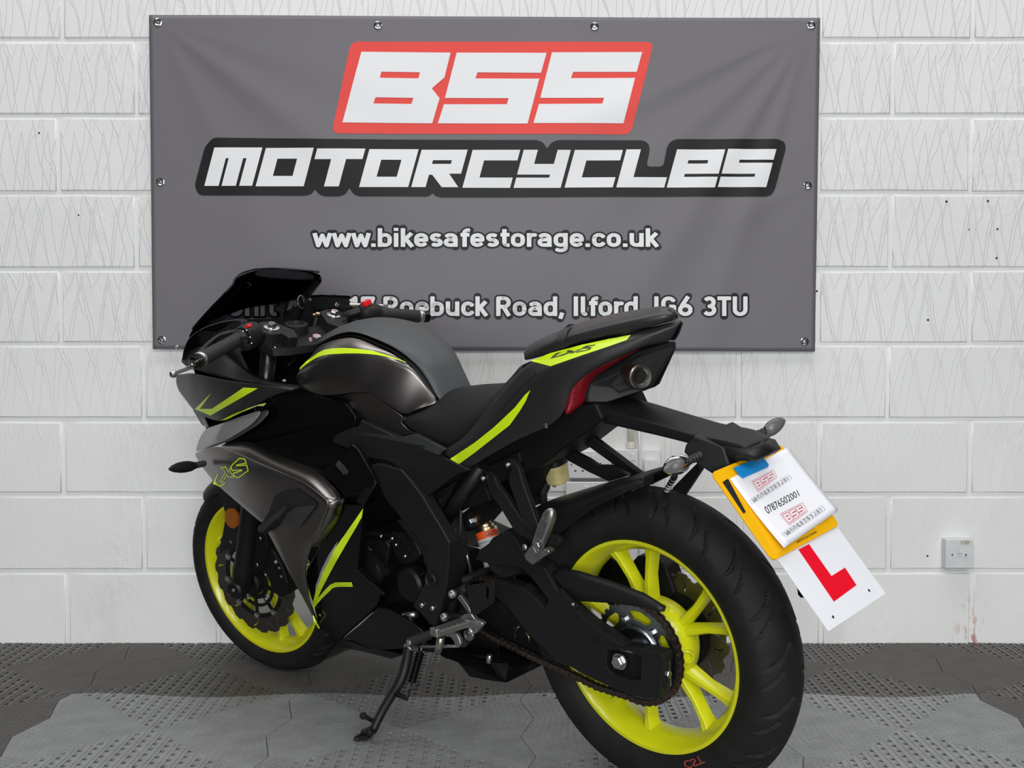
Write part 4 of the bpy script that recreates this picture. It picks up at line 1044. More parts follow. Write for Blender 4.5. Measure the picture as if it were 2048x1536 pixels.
for x, y in ((704.5, 615), (704, 641)): bolt('perch_screw', BP(x, y, -.148) + V((-.004, 0, 0)), (-1, 0, .2), .0042, .006, BIKE, M['bolt'], hexa=False, socket=True)
panel('brake_perch', [(690, 612, -.14), (712, 610, -.15), (714, 645, -.15), (692, 648, -.14)], M['satin'], BIKE, inward=(.03, 0, 0), bevel=.004)
tube('brake_lever', [BP(648, 600, -.13) + V((.05, 0, .0)), BP(716, 608, -.19) + V((.06, 0, 0)), BP(800, 612, -.30) + V((.05, 0, .0))], [.006, .007, .006], M['alu'], BIKE, n=10, curve=5)
bj = BP(634, 630, -.105); lathe('banjo_bolt', [(.007, -.012), (.007, -.004), (.009, -.003), (.009, .004), (.006, .006), (.006, .012), (0, .012)], bj, (.3, 1, 0), M['brass'], BIKE, n=12)
tube('brake_hose', [bj, BP(632, 640, -.10), BP(627, 660, -.09), BP(620, 690, -.07)], .0055, M['rubber'], BIKE, n=10, curve=4)
tube('throttle_cable', [BP(604, 594, .0), BP(608, 606, 0), BP(603, 622, .0), BP(597, 638, 0.0)], .0045, M['gloss'], BIKE, n=8, curve=5)
kr = BP(603, 604, .005); vs, fs = [], []
loop = [kr + V((.0, .011 * cos(2 * pi * k / 20), .016 * sin(2 * pi * k / 20))) for k in range(20)]; loop.append(loop[0])
tube('cable_tie_ring', loop, .0013, M['zinc'], BIKE, n=6)
# ------------------------------------------------------------------ bodywork
cA = lambda L: [(600 + .14648 * x, 560 + .14648 * y) for x, y in L]          # tank close-up
cB = lambda L: [(340 + .20508 * x, 740 + .20508 * y) for x, y in L]          # nose close-up
cC = lambda L: [(620 + .20508 * x, 740 + .20508 * y) for x, y in L]          # mid close-up
cT = lambda L: [(1030 + .16602 * x, 600 + .16602 * y) for x, y in L]         # tail close-up
cP = lambda L: [(1200 + .3125 * x, 580 + .3125 * y) for x, y in L]           # plate holder close-up
cE = lambda L: [(660 + .12695 * x, 1040 + .12695 * y) for x, y in L]         # engine close-up
cF = lambda L: [(320 + .3125 * x, 860 + .3125 * y) for x, y in L]            # front fairing close-up
cH = lambda L: [(880 + .15625 * x, 880 + .15625 * y) for x, y in L]          # hanger close-up
cK = lambda L: [(780 + .15625 * x, 1120 + .15625 * y) for x, y in L]         # foot peg close-up
cS = lambda L: [(640 + .22461 * x, 1170 + .22461 * y) for x, y in L]         # side stand close-up
def L_(pts, lats):
    if not isinstance(lats, (list, tuple)): lats = [lats] * len(pts)
    return [(p[0], p[1], l) for p, l in zip(pts, lats)]

# ---- fuel tank: centre line, pad edge, character line, lower edge
center = [V((x, 0, z)) for x, z in ((.955, .905), (.915, .930), (.86, .949), (.80, .962), (.74, .967), (.68, .958), (.62, .936), (.57, .908), (.53, .868), (.505, .82), (.485, .770))]
halfway = [V((x, .045, z)) for x, z in ((.935, .903), (.90, .925), (.85, .943), (.79, .956), (.73, .960), (.67, .950), (.61, .928), (.56, .899), (.52, .858), (.497, .81), (.478, .762))]
pedge = L_([(645, 682), (660, 673), (680, 665.5), (700, 662), (724, 667), (754, 679), (783, 692), (812, 711), (834, 731), (852, 756), (872, 790)], [.080, .084, .087, .088, .086, .081, .076, .070, .062, .057, .055])
padm = loft('tank_cover', [pedge, halfway, center], M['pad'], BIKE, n=22, sub=2, mirror=True, solid=.004, label='matt grey plastic tank top cover')
groove = L_([(641, 684), (657, 676), (678, 669), (700, 665.5), (723, 671), (752, 683), (781, 696), (809, 715), (830, 735), (848, 760), (868, 794)], [.088, .093, .098, .103, .107, .109, .109, .107, .105, .103, .098])
grin = [V((toB(p).x, toB(p).y - .012, toB(p).z - .010)) for p in pedge]
loft('tank_seam', [L_([(640, 686), (655, 679), (676, 673), (700, 669), (722, 675), (750, 687), (779, 700), (807, 719), (828, 739), (846, 764), (865, 797)], [.080, .084, .087, .088, .087, .082, .077, .071, .063, .058, .056]), grin], M['matt'], BIKE, n=22, sub=1, mirror=False, solid=.002)
upper = L_([(638, 690), (655, 682), (678, 675.5), (700, 672), (723, 677), (752, 690), (780, 703), (808, 722), (828, 741), (846, 766), (866, 799)], [.084, .088, .091, .092, .090, .084, .078, .071, .063, .058, .056])
umid = L_([(612, 722), (638, 702), (673, 692), (700, 690), (722, 692), (752, 700), (780, 710), (806, 725), (828, 743), (846, 768), (867, 800)], [.118, .118, .116, .112, .106, .096, .083, .071, .063, .058, .056])
char = L_([(591, 750), (621, 732), (642, 720), (673, 716.5), (717, 714.5), (754, 716.5), (790, 722), (822, 732), (838, 748), (856, 775), (876, 801)], [.132, .140, .140, .134, .120, .102, .086, .072, .064, .058, .056])
low1 = L_([(590, 757), (612, 757), (640, 757), (673, 757), (717, 757), (750, 760), (780, 768), (808, 778), (825, 788), (845, 797), (872, 806)], [.131, .140, .142, .138, .127, .112, .103, .090, .080, .072, .064])
low2 = L_([(592, 764), (606, 779), (624, 789), (645, 794), (676, 792), (706, 786), (735, 784), (763, 804), (786, 819), (806, 832), (838, 816)], [.128, .131, .133, .133, .130, .127, .122, .115, .108, .102, .088])
ts = loft('tank_side_cover', [low2, low1, char, umid, upper], M['graphite'], BIKE, n=24, sub=2, crease_rows={2: .75}, solid=.004, label='metallic graphite tank side cover')
tsR = loft('tank_side_cover', [[V((toB(p).x, -toB(p).y, toB(p).z)) for p in r] for r in (low2, low1, char, umid, upper)], M['graphite'], BIKE, n=24, sub=2, crease_rows={2: .75}, solid=.004, label='far metallic graphite tank side cover')
decal('tank_stripe', [[[(600, 735), (611, 724), (623.4, 715), (636, 706), (648, 700), (664, 697), (682, 696), (700, 696.5), (717, 698), (746.5, 702), (776, 711), (800, 719), (820, 727), (790, 718.5), (772, 713.5), (754, 710), (735, 708), (717, 707), (695, 707), (673, 708), (658, 709), (645, 711.5), (633, 716), (621, 723), (610, 731), (599, 740)]]], [ts], M['lime'], BIKE, step=9)
dr = bpy.data.objects['tank_stripe']
mesh('tank_stripe', [V((v.co.x, -v.co.y, v.co.z)) for v in dr.data.vertices], [tuple(p.vertices)[::-1] for p in dr.data.polygons], M['lime'], BIKE, smooth=True)
# lower tank side panel in two facets
panel('tank_lower_panel', L_(cC([(255, 275), (430, 215), (540, 212), (600, 235), (900, 455), (890, 520), (960, 580), (1020, 612), (955, 632), (870, 640), (480, 455), (330, 310)]), [.112, .121, .118, .116, .103, .103, .104, .105, .106, .106, .110, .110]), M['graphite'], BIKE, depth=.02, bevel=.004)
# filler inside the tank so nothing shows through
loft('fuel_tank', [[V((.93, .08, .79)), V((.80, .11, .77)), V((.65, .10, .76)), V((.50, .08, .74))], [V((.93, .085, .86)), V((.80, .115, .88)), V((.65, .095, .88)), V((.50, .075, .80))], [V((.92, .04, .905)), V((.80, .05, .94)), V((.65, .05, .93)), V((.50, .04, .79))], [V((.92, 0, .91)), V((.80, 0, .945)), V((.65, 0, .935)), V((.50, 0, .79))]], M['matt'], BIKE, sub=1, mirror=True, capends=True)

# ---- rider's seat
s_low = L_([(806, 846), (826, 862), (860, 879), (897, 893), (930, 872), (962, 838), (985, 806), (1016, 768), (1040, 738)], [.103, .112, .120, .128, .126, .120, .112, .104, .10])
s_side = L_([(807, 838), (828, 838), (862, 848), (900, 856), (935, 838), (962, 815), (985, 795), (1016, 762), (1042, 730)], [.103, .108, .112, .118, .116, .108, .100, .094, .09])
s_rid = L_([(812, 832), (843, 818), (886, 806), (925, 799), (955, 796), (974, 792), (990, 783), (1018, 756), (1044, 726)], [.092, .078, .066, .064, .066, .068, .070, .075, .08])
s_mid = [V((x, .035, z)) for x, z in ((.60, .765), (.545, .785), (.49, .800), (.43, .808), (.37, .812), (.32, .816), (.28, .824), (.235, .845), (.185, .885))]
s_cen = [V((x, 0, z)) for x, z in ((.61, .768), (.55, .790), (.49, .806), (.43, .813), (.37, .816), (.32, .819), (.28, .827), (.235, .848), (.185, .888))]
loft('rider_seat', [s_low, s_side, s_rid, s_mid, s_cen], M['vinyl_seat'], BIKE, n=20, sub=2, mirror=True, crease_rows={0: .8}, capends=False, solid=.008, label='matt black rider seat')
# ---- pillion seat
def seat_profile(px0, px1): pass
bot = cT([(95, 735), (300, 690), (450, 640), (700, 545), (1000, 470), (1300, 405), (1600, 340), (1850, 265), (1925, 235)])
sid = cT([(92, 640), (290, 560), (440, 505), (690, 420), (1000, 345), (1300, 275), (1600, 215), (1850, 165), (1938, 200)])
p_low = L_(bot, [.082, .093, .094, .084, .067, .051, .036, .018, .004])
p_side = L_(sid, [.082, .100, .102, .092, .075, .058, .042, .022, .003])
p_top = L_(cT([(120, 570), (300, 475), (450, 415), (700, 320), (1000, 255), (1300, 200), (1600, 150), (1800, 130), (1915, 150)]), [.052, .064, .066, .060, .050, .038, .026, .014, .002])
zc = [toB(p) for p in p_top]
p_mid = [V((p.x, p.y * .5, p.z + .006)) for p in zc]; p_cen = [V((p.x, 0, p.z + .008)) for p in zc]
ps = loft('pillion_seat', [p_low, p_side, p_top, p_mid, p_cen], M['seat'], BIKE, n=18, sub=2, mirror=True, solid=.01, crease_rows={0: .7}, crease_ends=.45, capends=True, label='black leatherette pillion seat')
strap = L_([(p[0], p[1]) for p in cT([(455, 600), (480, 520), (540, 400), (640, 300), (690, 265)])], 0)
decal('seat_strap', [[cT([(448, 615), (465, 545), (520, 420), (600, 325), (650, 288), (725, 290), (690, 325), (640, 390), (612, 480), (605, 565)])]], [ps], mat('strap_leatherette', (0.013, 0.0135, 0.014), .5, bump=.3, bscale=500), BIKE, step=8, off=.0022)
# ---- tail fairing
t_top = L_([(885, 903), (930, 872), (978, 812), (1016, 765), (1046, 733), (1062, 722), (1120, 704), (1180, 688), (1262, 668), (1300, 659), (1358, 646)], [.132, .130, .122, .113, .105, .100, .091, .076, .046, .030, .006])
t_cre = L_([(893, 910), (938, 886), (992, 830), (1035, 790), (1070, 757), (1100, 734), (1150, 718), (1200, 702), (1262, 682), (1302, 668), (1358, 648)], [.138, .139, .134, .128, .122, .117, .104, .086, .056, .036, .007])
t_mid = L_([(905, 922), (960, 902), (1025, 858), (1065, 822), (1098, 790), (1125, 765), (1165, 744), (1205, 727), (1262, 702), (1300, 688), (1345, 676)], [.139, .142, .140, .134, .127, .119, .104, .086, .058, .036, .010])
t_low = L_([(934, 939), (985, 908), (1035, 880), (1072, 864), (1100, 852), (1128, 828), (1142, 776), (1184, 741), (1240, 714), (1290, 692), (1336, 686)], [.134, .135, .132, .127, .122, .114, .106, .090, .062, .036, .010])
tail = loft('tail_fairing', [t_low, t_mid, t_cre, t_top], M['tailpaint'], BIKE, n=26, sub=2, crease_rows={2: .85, 0: .5, 3: .5}, crease_ends=.9, solid=.004, label='satin charcoal tail side panel')
loft('tail_fairing', [[V((toB(p).x, -toB(p).y, toB(p).z)) for p in r] for r in (t_low, t_mid, t_cre, t_top)], M['tailpaint'], BIKE, n=26, sub=2, crease_rows={2: .85, 0: .5, 3: .5}, crease_ends=.9, solid=.004, label='far satin charcoal tail side panel')
# top deck between the two tail panels
loft('tail_deck', [t_top[4:], [V((toB(p).x, 0, toB(p).z + .004)) for p in t_top[4:]]], M['tailpaint'], BIKE, n=10, mirror=True, solid=.004)
decal('tail_sticker', [[cT([(190, 735), (300, 690), (420, 640), (800, 540), (1100, 475), (1395, 422), (1385, 438), (1345, 485), (1100, 570), (800, 670), (430, 800)])]], [tail], M['lime'], BIKE, step=9)
decal('tail_stripe', [[[(1061, 780), (1050, 790), (1030, 815), (990, 853), (950, 885), (900, 918), (918, 928), (950, 905), (992, 872), (1020, 850), (1040, 822), (1052, 802)]]], [tail], M['lime'], BIKE, step=9)
gx = lambda poly: cT(poly)
decal('model_lettering', [[gx([(425, 712), (500, 640), (560, 622), (480, 690), (600, 650), (665, 620), (660, 640), (585, 672)])], [gx([(625, 622), (660, 600), (720, 625), (790, 585), (850, 565), (740, 625), (700, 645), (668, 645)])], [gx([(760, 620), (800, 580), (860, 556), (968, 540), (970, 550), (880, 568), (930, 575), (900, 605), (740, 640), (735, 630), (880, 600), (890, 590), (830, 590)])]], [tail], mat('sticker_dark_print', (.05, .055, .03), .45), BIKE, step=9, off=.0012)
decal('tail_vent_shade', [[cT([(115, 850), (245, 845), (240, 905), (130, 1000), (-60, 1200), (-160, 1310), (-200, 1300), (-60, 1080), (60, 900)])]], [tail], M['darkhole'], BIKE, step=9, off=.0008)  # shade of the vent recess laid on as a flat black decal
bolt('panel_screw', BP(1092, 852, .132), (0, 1, -.2), .005, .002, BIKE, M['bolt'], hexa=False)
# tail light, wrapping round under the tail
tl_a = L_(cT([(1560, 525), (1300, 650), (1100, 740), (930, 815), (790, 900), (690, 1000), (640, 1100), (590, 1290), (585, 1370)]), [.028, .052, .070, .086, .098, .106, .110, .114, .114])
tl_b = L_(cT([(1470, 625), (1330, 710), (1150, 830), (1000, 930), (935, 1000), (890, 1060), (870, 1160), (860, 1250), (650, 1400)]), [.024, .034, .046, .056, .062, .068, .072, .076, .104])
tl_m = [(lerp(V((a[0], a[1], 0)), V((b[0], b[1], 0)), .5).x, lerp(V((a[0], a[1], 0)), V((b[0], b[1], 0)), .5).y, (a[2] + b[2]) / 2 + .008) for a, b in zip(tl_a, tl_b)]
tlr = [tl_a, tl_m, tl_b]
loft('tail_light', tlr, M['redlens'], BIKE, n=18, sub=2, solid=.008, label='dark red tail light lens')
loft('tail_light', [[V((toB(p).x, -toB(p).y, toB(p).z)) for p in r] for r in tlr], M['redlens'], BIKE, n=18, sub=2, solid=.008, label='far dark red tail light lens')
# exhaust surround under the tail: left cheek and rear face with the outlet
ex_o = cT([(1330, 710), (1480, 680), (1890, 540), (1925, 545)])
cheek = [[(1251, 718, .066), (1276, 713, .064), (1344, 690, .055), (1350, 690, .045)],
         [(1197, 763, .080), (1226, 755, .078), (1272, 720, .060), (1347, 692, .046)],
         [(1183, 778, .084), (1222, 770, .080), (1236, 764, .070), (1232, 772, .058)],
         [(1178, 798, .080), (1205, 803, .080), (1231, 785, .070), (1236, 782, .060)]]
panel('exhaust_surround', L_(cT([(1470, 630), (1900, 500), (1945, 530), (1945, 590), (1690, 1030), (1590, 1085), (1210, 1210), (1080, 1240), (880, 1235), (870, 1160), (905, 1020), (1000, 930), (1150, 830), (1330, 710)]),
      [.022, .004, .0, .0, .008, .012, .048, .060, .076, .075, .070, .060, .046, .030]), M['satin'], BIKE, inward=(.07, .0, 0), bevel=.004)
panel('exhaust_surround', [V((p.x, -p.y, p.z)) for p in [BP(*q) for q in L_(cT([(1470, 630), (1900, 500), (1945, 530), (1945, 590), (1690, 1030), (1590, 1085), (1210, 1210), (1080, 1240), (880, 1235), (870, 1160), (905, 1020), (1000, 930), (1150, 830), (1330, 710)]), [.022, .004, .0, .0, .008, .012, .048, .060, .076, .075, .070, .060, .046, .030])]], M['satin'], BIKE, inward=(.07, .0, 0), bevel=.004)
panel('exhaust_recess_shade', L_(cT([(1480, 700), (1500, 690), (1890, 555), (1905, 575), (1640, 1000), (1270, 1120), (1180, 1040), (1150, 1020)]), [.029, .027, .008, .007, .017, .050, .058, .060]), M['darkhole'], BIKE, inward=(.004, 0, 0), bevel=0)  # dark panel before the surround, painted shade instead of real depth
panel('recess_rim', L_(cT([(1265, 1105), (1280, 1120), (1480, 1065), (1640, 1010), (1650, 1000), (1470, 1050)]), [.053, .052, .038, .021, .020, .038]), M['satin'], BIKE, inward=(.006, 0, 0), bevel=.001)
oc = BP(1277, 752, .040); oax = V((-1, .42, -.05)).normalized()
exo = lathe('exhaust_outlet', [(.0205, -.05), (.0225, -.004), (.0242, .002), (.0240, .008), (.0215, .0105), (.0165, .0095), (.0138, .0055), (.0135, -.05), (0, -.05)], oc, oax, mat('stainless_outlet', (.36, .33, .30), .34, metal=1), BIKE, n=36)
for v in exo.data.vertices: pass
lathe('outlet_bore', [(.0137, -.004), (0, -.004)], oc, oax, M['darkhole'], exo, n=24)
# under tray closing the tail from below
panel('tail_underside', L_([(930, 925), (1025, 868), (1090, 842), (1128, 820), (1190, 806), (1205, 838), (1182, 858), (1140, 886), (1090, 925), (1062, 940), (1046, 952), (1000, 960)], .075), M['matt'], BIKE, depth=.15, bevel=.006)
panel('inner_fender', L_([(975, 925), (1062, 915), (1066, 990), (1048, 1022), (1012, 1005), (985, 975)], .0), M['matt'], BIKE, depth=.06, bevel=.006)
panel('splash_guard', L_([(1046, 905), (1095, 890), (1092, 920), (1078, 948), (1055, 985), (1048, 1000), (1020, 990), (1040, 940)], .03), M['matt'], BIKE, depth=.06, bevel=.006)
# ---- number plate holder
h_l = [(1165, 815, .060), (1200, 820, .060), (1290, 845, .054), (1387, 871, .048), (1450, 878, .05)]
def mir(p): q = BP(*p); return V((q.x, -q.y, q.z))
tops = [BP(*p) for p in ((1172, 812, .056), (1235, 828, .055), (1310, 849, .052), (1387, 871, .050), (1447, 881, .050), (1505, 896, .040))]
c_top = [V((p.x, 0, p.z + dz)) for p, dz in zip(tops, (.018, .016, .013, .010, .008, .004))]
lowl = [BP(*p) for p in ((1168, 838, .050), (1235, 853, .048), (1310, 870, .045), (1375, 886, .046), (1440, 905, .046), (1500, 915, .036))]
loft('plate_holder_arm', [lowl, tops, [lerp(a, V((b.x, 0, b.z)), .55) + V((0, 0, .002)) for a, b in zip(tops, c_top)], c_top], M['satin'], BIKE, n=14, sub=2, mirror=True, crease_rows={1: .9, 0: .8}, solid=.004, capends=True, label='satin black number plate arm')
# block at the end of the arm
E0 = [BP(*p) for p in ((1387, 871, .064), (1447, 894, .052), (1459, 930, .052), (1431, 953, .060), (1395, 930, .072), (1366, 905, .074), (1370, 890, .070))]
prism('indicator_bracket', E0, (0, -.02, 0), M['satin'], BIKE, bevel=.004)
prism('indicator_bracket', [V((p.x, -p.y, p.z)) for p in E0], (0, .02, 0), M['satin'], BIKE, bevel=.004)
ends = [BP(*p) for p in ((1447, 881, .050), (1505, 874, .010), (1529, 886, -.02), (1522, 898, -.02))]
eb = [V((x, y, z)) for x, y, z in ()]
pl_c = BP(1445, 885, .05)
def ybox(name, p, w0, w1, drop, m, bev=.004):
    vs = []; 
    return None
X0, X1 = BP(1447, 893, .052), BP(1500, 905, .04)
blk = [[V((X0.x + .03, .050, X0.z + .004)), V((X0.x - .045, .046, X0.z - .006)), V((X0.x - .062, .036, X0.z - .020))], [V((X0.x + .03, .052, X0.z - .026)), V((X0.x - .040, .042, X0.z - .026)), V((X0.x - .052, .032, X0.z - .028))]]
loft('plate_light_housing', [blk[1], blk[0], [V((X0.x + .03, 0, X0.z + .012)), V((X0.x - .045, 0, X0.z + .002)), V((X0.x - .066, 0, X0.z - .016))]], M['satin'], BIKE, mirror=True, solid=.01, crease_rows={1: 1}, sub=0, capends=True)
# ---- rear indicators
def indicator(name, c, d, up, ln, w, h, lab, clear=True):
    """almond shaped lamp: stem from c along d; lens on the face looking back"""
    d = V(d).normalized(); up = V(up).normalized(); back = d.cross(up).normalized()
    if back.x > 0: back = -back
    rows = []; N = 16
    for t, sc in ((0, .25), (.08, .62), (.25, .92), (.45, 1.0), (.65, .92), (.85, .62), (.97, .25), (1, .06)):
        row = []
        for k in range(N):
            a = 2 * pi * k / N; row.append(V(c) + d * (ln * t) + up * (h * sc * cos(a)) + back * (w * sc * sin(a)) + up * (.004 * t))
        rows.append(row)
    vs = [p for r in rows for p in r]; fs = []; fl = []
    for i in range(len(rows) - 1):
        for k in range(N):
            a = i * N + k; b = i * N + (k + 1) % N; f = (a, b, b + N, a + N)
            cen = sum((vs[q] for q in f), V()) / 4; (fl if clear and (cen - (V(c) + d * ln * .5)).dot(back) > w * .12 and i > 0 else fs).append(f)
    fs += [tuple(range(N)), tuple(len(vs) - N + k for k in range(N))]
    body = mesh(name, vs, fs, M['satin'], BIKE, smooth=True, label=lab)
    if clear:
        mesh('lens', vs, fl, M['lens'], body, smooth=True)
        r2 = [V(c) + d * (ln * t) + back * (-w * .15) for t in (.2, .45, .7)]
        tube('bulb', [r2[0], r2[1], r2[2]], [h * .5, h * .62, h * .4], mat('foil_reflector', (.5, .5, .5), .4, metal=1, bump=.8, bscale=200), body, n=12)
    st = lathe('stem', [(.0075, -.028), (.0085, -.024), (.0065, -.020), (.0085, -.016), (.0065, -.012), (.0085, -.008), (.0065, -.004), (.0085, .0), (.006, .004)], V(c), d, M['rubber'], body, n=14)
    return body
iL0 = BP(1386, 917, .095); iL1 = BP(1327, 945, .165)
indicator('indicator', iL0 + (iL1 - iL0) * .12, iL1 - iL0, (.0, .25, 1), (iL1 - iL0).length * .88, .013, .0185, 'clear lensed left rear indicator')
mL = lambda p: V((p.x, -p.y, p.z))
iR0 = BP(1521, 867, -.095); iR1 = BP(1571, 846, -.150)
indicator('indicator', iR0 + (iR1 - iR0) * .1, iR1 - iR0, (.0, -.1, 1), (iR1 - iR0).length * .9, .011, .0155, 'clear lensed far rear indicator')
panel('mudguard_stay', L_([(1395, 925), (1402, 940), (1362, 1000), (1335, 1000), (1345, 975)], -.03), M['satin'], BIKE, depth=.012, bevel=.002)
ld = tube('indicator_lead', [BP(1350, 952, .08), BP(1340, 968, .04), BP(1331, 985, .0)], .0055, M['gloss'], BIKE, n=10)
for q in range(5): lathe('lead_rib', [(.0056, -.001), (.0066, 0), (.0056, .001)], lerp(BP(1350, 952, .08), BP(1331, 985, .0), .15 + .17 * q), BP(1331, 985, 0) - BP(1350, 952, .08), M['alu'], ld, n=10)
# ---- number plate on its backing
pt = {k: BP(*v) for k, v in dict(tl=(1423, 947, .114), tr=(1562, 887, -.114), br=(1676, 1047, -.114), bl=(1549, 1123, .114)).items()}
pu = ((pt['tl'] + pt['bl']) / 2 - (pt['tr'] + pt['br']) / 2).normalized(); pv = ((pt['tl'] + pt['tr']) / 2 - (pt['bl'] + pt['br']) / 2).normalized(); pu = (pu - pv * pu.dot(pv)).normalized(); pn = pv.cross(pu).normalized()
if pn.x > 0: pn = -pn
pcn = (pt['tl'] + pt['tr'] + pt['br'] + pt['bl']) / 4
def pl(u, v, n=0.0): return pcn + pu * u + pv * v + pn * n
def px_pl(px, py, n=0.0):
    d = bray(px, py); t = ((pcn + pn * n) - BC).dot(pn) / d.dot(pn); return BC + d * t
def px_uv(px, py, n=0.0):
    q = px_pl(px, py, n) - pcn; return q.dot(pu), q.dot(pv)
hw_, hh_ = .1145, .0905
out = []
for cx, cy, a0 in ((hw_ - .011, hh_ - .011, 0), (-hw_ + .011, hh_ - .011, 90), (-hw_ + .011, -hh_ + .011, 180), (hw_ - .011, -hh_ + .011, 270)):
    for k in range(6): a = radians(a0 + 18 * k); out.append(pl(cx + .011 * cos(a), cy + .011 * sin(a)))
npl = prism('number_plate', out, -pn * .0035, M['yplate'], BIKE, bevel=.0008, label='yellow number plate')
prism('plate_character', [px_pl(x, y, .0006) for x, y in ((1445, 964), (1456, 957), (1492, 1024), (1487, 1027))], -pn * .0004, M['ink'], npl, bevel=0)
tm = text_mesh('BSS MOTORCYCLES LTD CM14 8EN', 1, .01); x0, x1, y0, y1 = bm_bounds(tm)
vs = [pl(.028 - (v.co.x - x0) / (x1 - x0) * .068, -hh_ + .0065 + (v.co.y - y0) / (y1 - y0) * .004, .0006) for v in tm.verts]; tm.verts.index_update()
mesh('plate_small_print', vs, [[v.index for v in f.verts] for f in tm.faces], M['ink'], npl); tm.free()
for x, y in ((1633, 1052),): lathe('plate_cap', [(.006, 0), (.0055, .002), (0, .003)], px_pl(x, y, .0), pn, M['yplate'], npl, n=16)
prism('plate_bracket', [pl(.05, .088, -.006), pl(-.05, .088, -.006), pl(-.06, .02, -.006), pl(.06, .02, -.006)], -pn * .008, M['matt'], BIKE, bevel=.002)
tube('plate_arm', [pl(0, .075, -.016), V((X0.x + .02, 0, X0.z - .02))], .014, M['matt'], BIKE, n=10)
panel('plate_lamp', L_([(1458, 919, .04), (1500, 910, .02), (1520, 903, 0), (1497, 917, .01), (1470, 926, .035)], [.045, .02, 0, .01, .035]), M['gloss'], BIKE, inward=(.03, 0, .0))
# L plate fixed behind the number plate
lq = dict(tl=(1556, 1118), tr=(1672, 1050), br=(1759, 1192), bl=(1667, 1260))
LPn = -.0045
lpo = [px_uv(*lq[k], LPn) for k in ('tl', 'tr', 'br', 'bl')]
u_r = min(lpo[1][0], lpo[2][0]); u_l = max(lpo[0][0], lpo[3][0]); v_b = (lpo[2][1] + lpo[3][1]) / 2
def W3(p): return B_M @ p
lp_root = empty('learner_plate', W3(pl((u_l + u_r) / 2, v_b, LPn)), 'white learner plate with a big red L below the number plate', 'plate')
def to_local(root, pts): iv = Matrix.Translation(-root.location); return [iv @ W3(p) for p in pts]
wpn = (B_M.to_3x3() @ pn)
prism('board', to_local(lp_root, [pl(u_l, -.06, LPn), pl(u_r, -.06, LPn), pl(u_r, v_b, LPn), pl(u_l, v_b, LPn)]), -wpn * .0022, M['lplate'], lp_root, bevel=.0004)
Lpx = [(1597, 1099), (1618, 1088), (1663, 1152), (1690, 1135), (1713, 1170), (1668, 1203)]
Luv = [px_uv(x, y, LPn) for x, y in Lpx]
ul, uv_ = (Luv[0][0] + Luv[5][0]) / 2, None
prism('letter_l', to_local(lp_root, [px_pl(x, y, LPn + .0006) for x, y in Lpx]), -wpn * .0004, M['lred'], lp_root, bevel=0)
for x, y in ((1738, 1181), (1666, 1234)): lathe('fixing_hole', [(.0028, 0), (.0028, .0004), (.0016, .0004), (.0016, .0002), (0, .0002)], to_local(lp_root, [px_pl(x, y, LPn + .0001)])[0], wpn, M['zinc'], lp_root, n=14)
panel('mudguard_flap', L_([(1590, 1150), (1600, 1158), (1612, 1195), (1601, 1196), (1595, 1190)], -.06), M['matt'], BIKE, depth=.03, bevel=.002)
# taped paper notice, several sheets, curling off the plate
pa = dict(tl=(1462, 956), tr=(1578, 892), br=(1674, 1021), bl=(1564, 1097))
pquad = {k: px_uv(*v, .004) for k, v in pa.items()}
nt_root = empty('paper_notice', W3(pl(0, -.06, .004)), 'white paper notice with dealer phone number taped over the number plate', 'paper')
def paper_pt(s, t, lift):
    a = V((*pquad['tl'], 0)).lerp(V((*pquad['tr'], 0)), s); b = V((*pquad['bl'], 0)).lerp(V((*pquad['br'], 0)), s); q = a.lerp(b, t)
    curl = .0015 + .010 * t ** 2 * (1 - .4 * s) + .006 * max(0, .25 - s) * t * 4 * .4
    return pl(q.x, q.y, curl + lift)
for li, (lift, ds) in enumerate(((0.0, 0), (-.0016, .012), (-.0030, .02))):
    vs, fs = [], []; n = 16
    for j in range(n + 1):
        for i in range(n + 1):
            s, t = i / n, j / n
            vs.append(paper_pt(s - ds * t * (1 if li else 0), t * (1 + ds * .5), lift * t))
    for j in range(n):
        for i in range(n): a = j * (n + 1) + i; fs.append((a, a + n + 1, a + n + 2, a + 1))
    mesh('sheet', to_local(nt_root, vs), fs, M['paper'], nt_root, smooth=True, solid=.0003)
# print on the top sheet, in sheet coordinates (0..1 across, 0..1 down)
def paper_print(name, polys, m, lift=.0005):
    vs, fs = [], []
    for loops in polys:
        ls = [[V((x, y, 0)) for x, y in l] for l in loops]; b = len(vs); vs += [paper_pt(p.x, p.y, lift) for l in ls for p in l]
        fs += [tuple(b + i for i in t) for t in tessellate_polygon(ls)]
    mesh(name, to_local(nt_root, vs), fs, m, nt_root)
def in_quad(px, py):
    """sheet coordinates of a photograph pixel"""
    u, v = px_uv(px, py, .006); A = V((*pquad['tl'], 0)); X = V((*pquad['tr'], 0)) - A; Y = V((*pquad['bl'], 0)) - A; d = X.x * Y.y - X.y * Y.x
    w = V((u, v, 0)) - A; return (w.x * Y.y - w.y * Y.x) / d, (X.x * w.y - X.y * w.x) / d
def px_q(q, u, v):
    a = V((*q[0], 0)).lerp(V((*q[1], 0)), u); b = V((*q[3], 0)).lerp(V((*q[2], 0)), u); p = b.lerp(a, v); return in_quad(p.x, p.y)
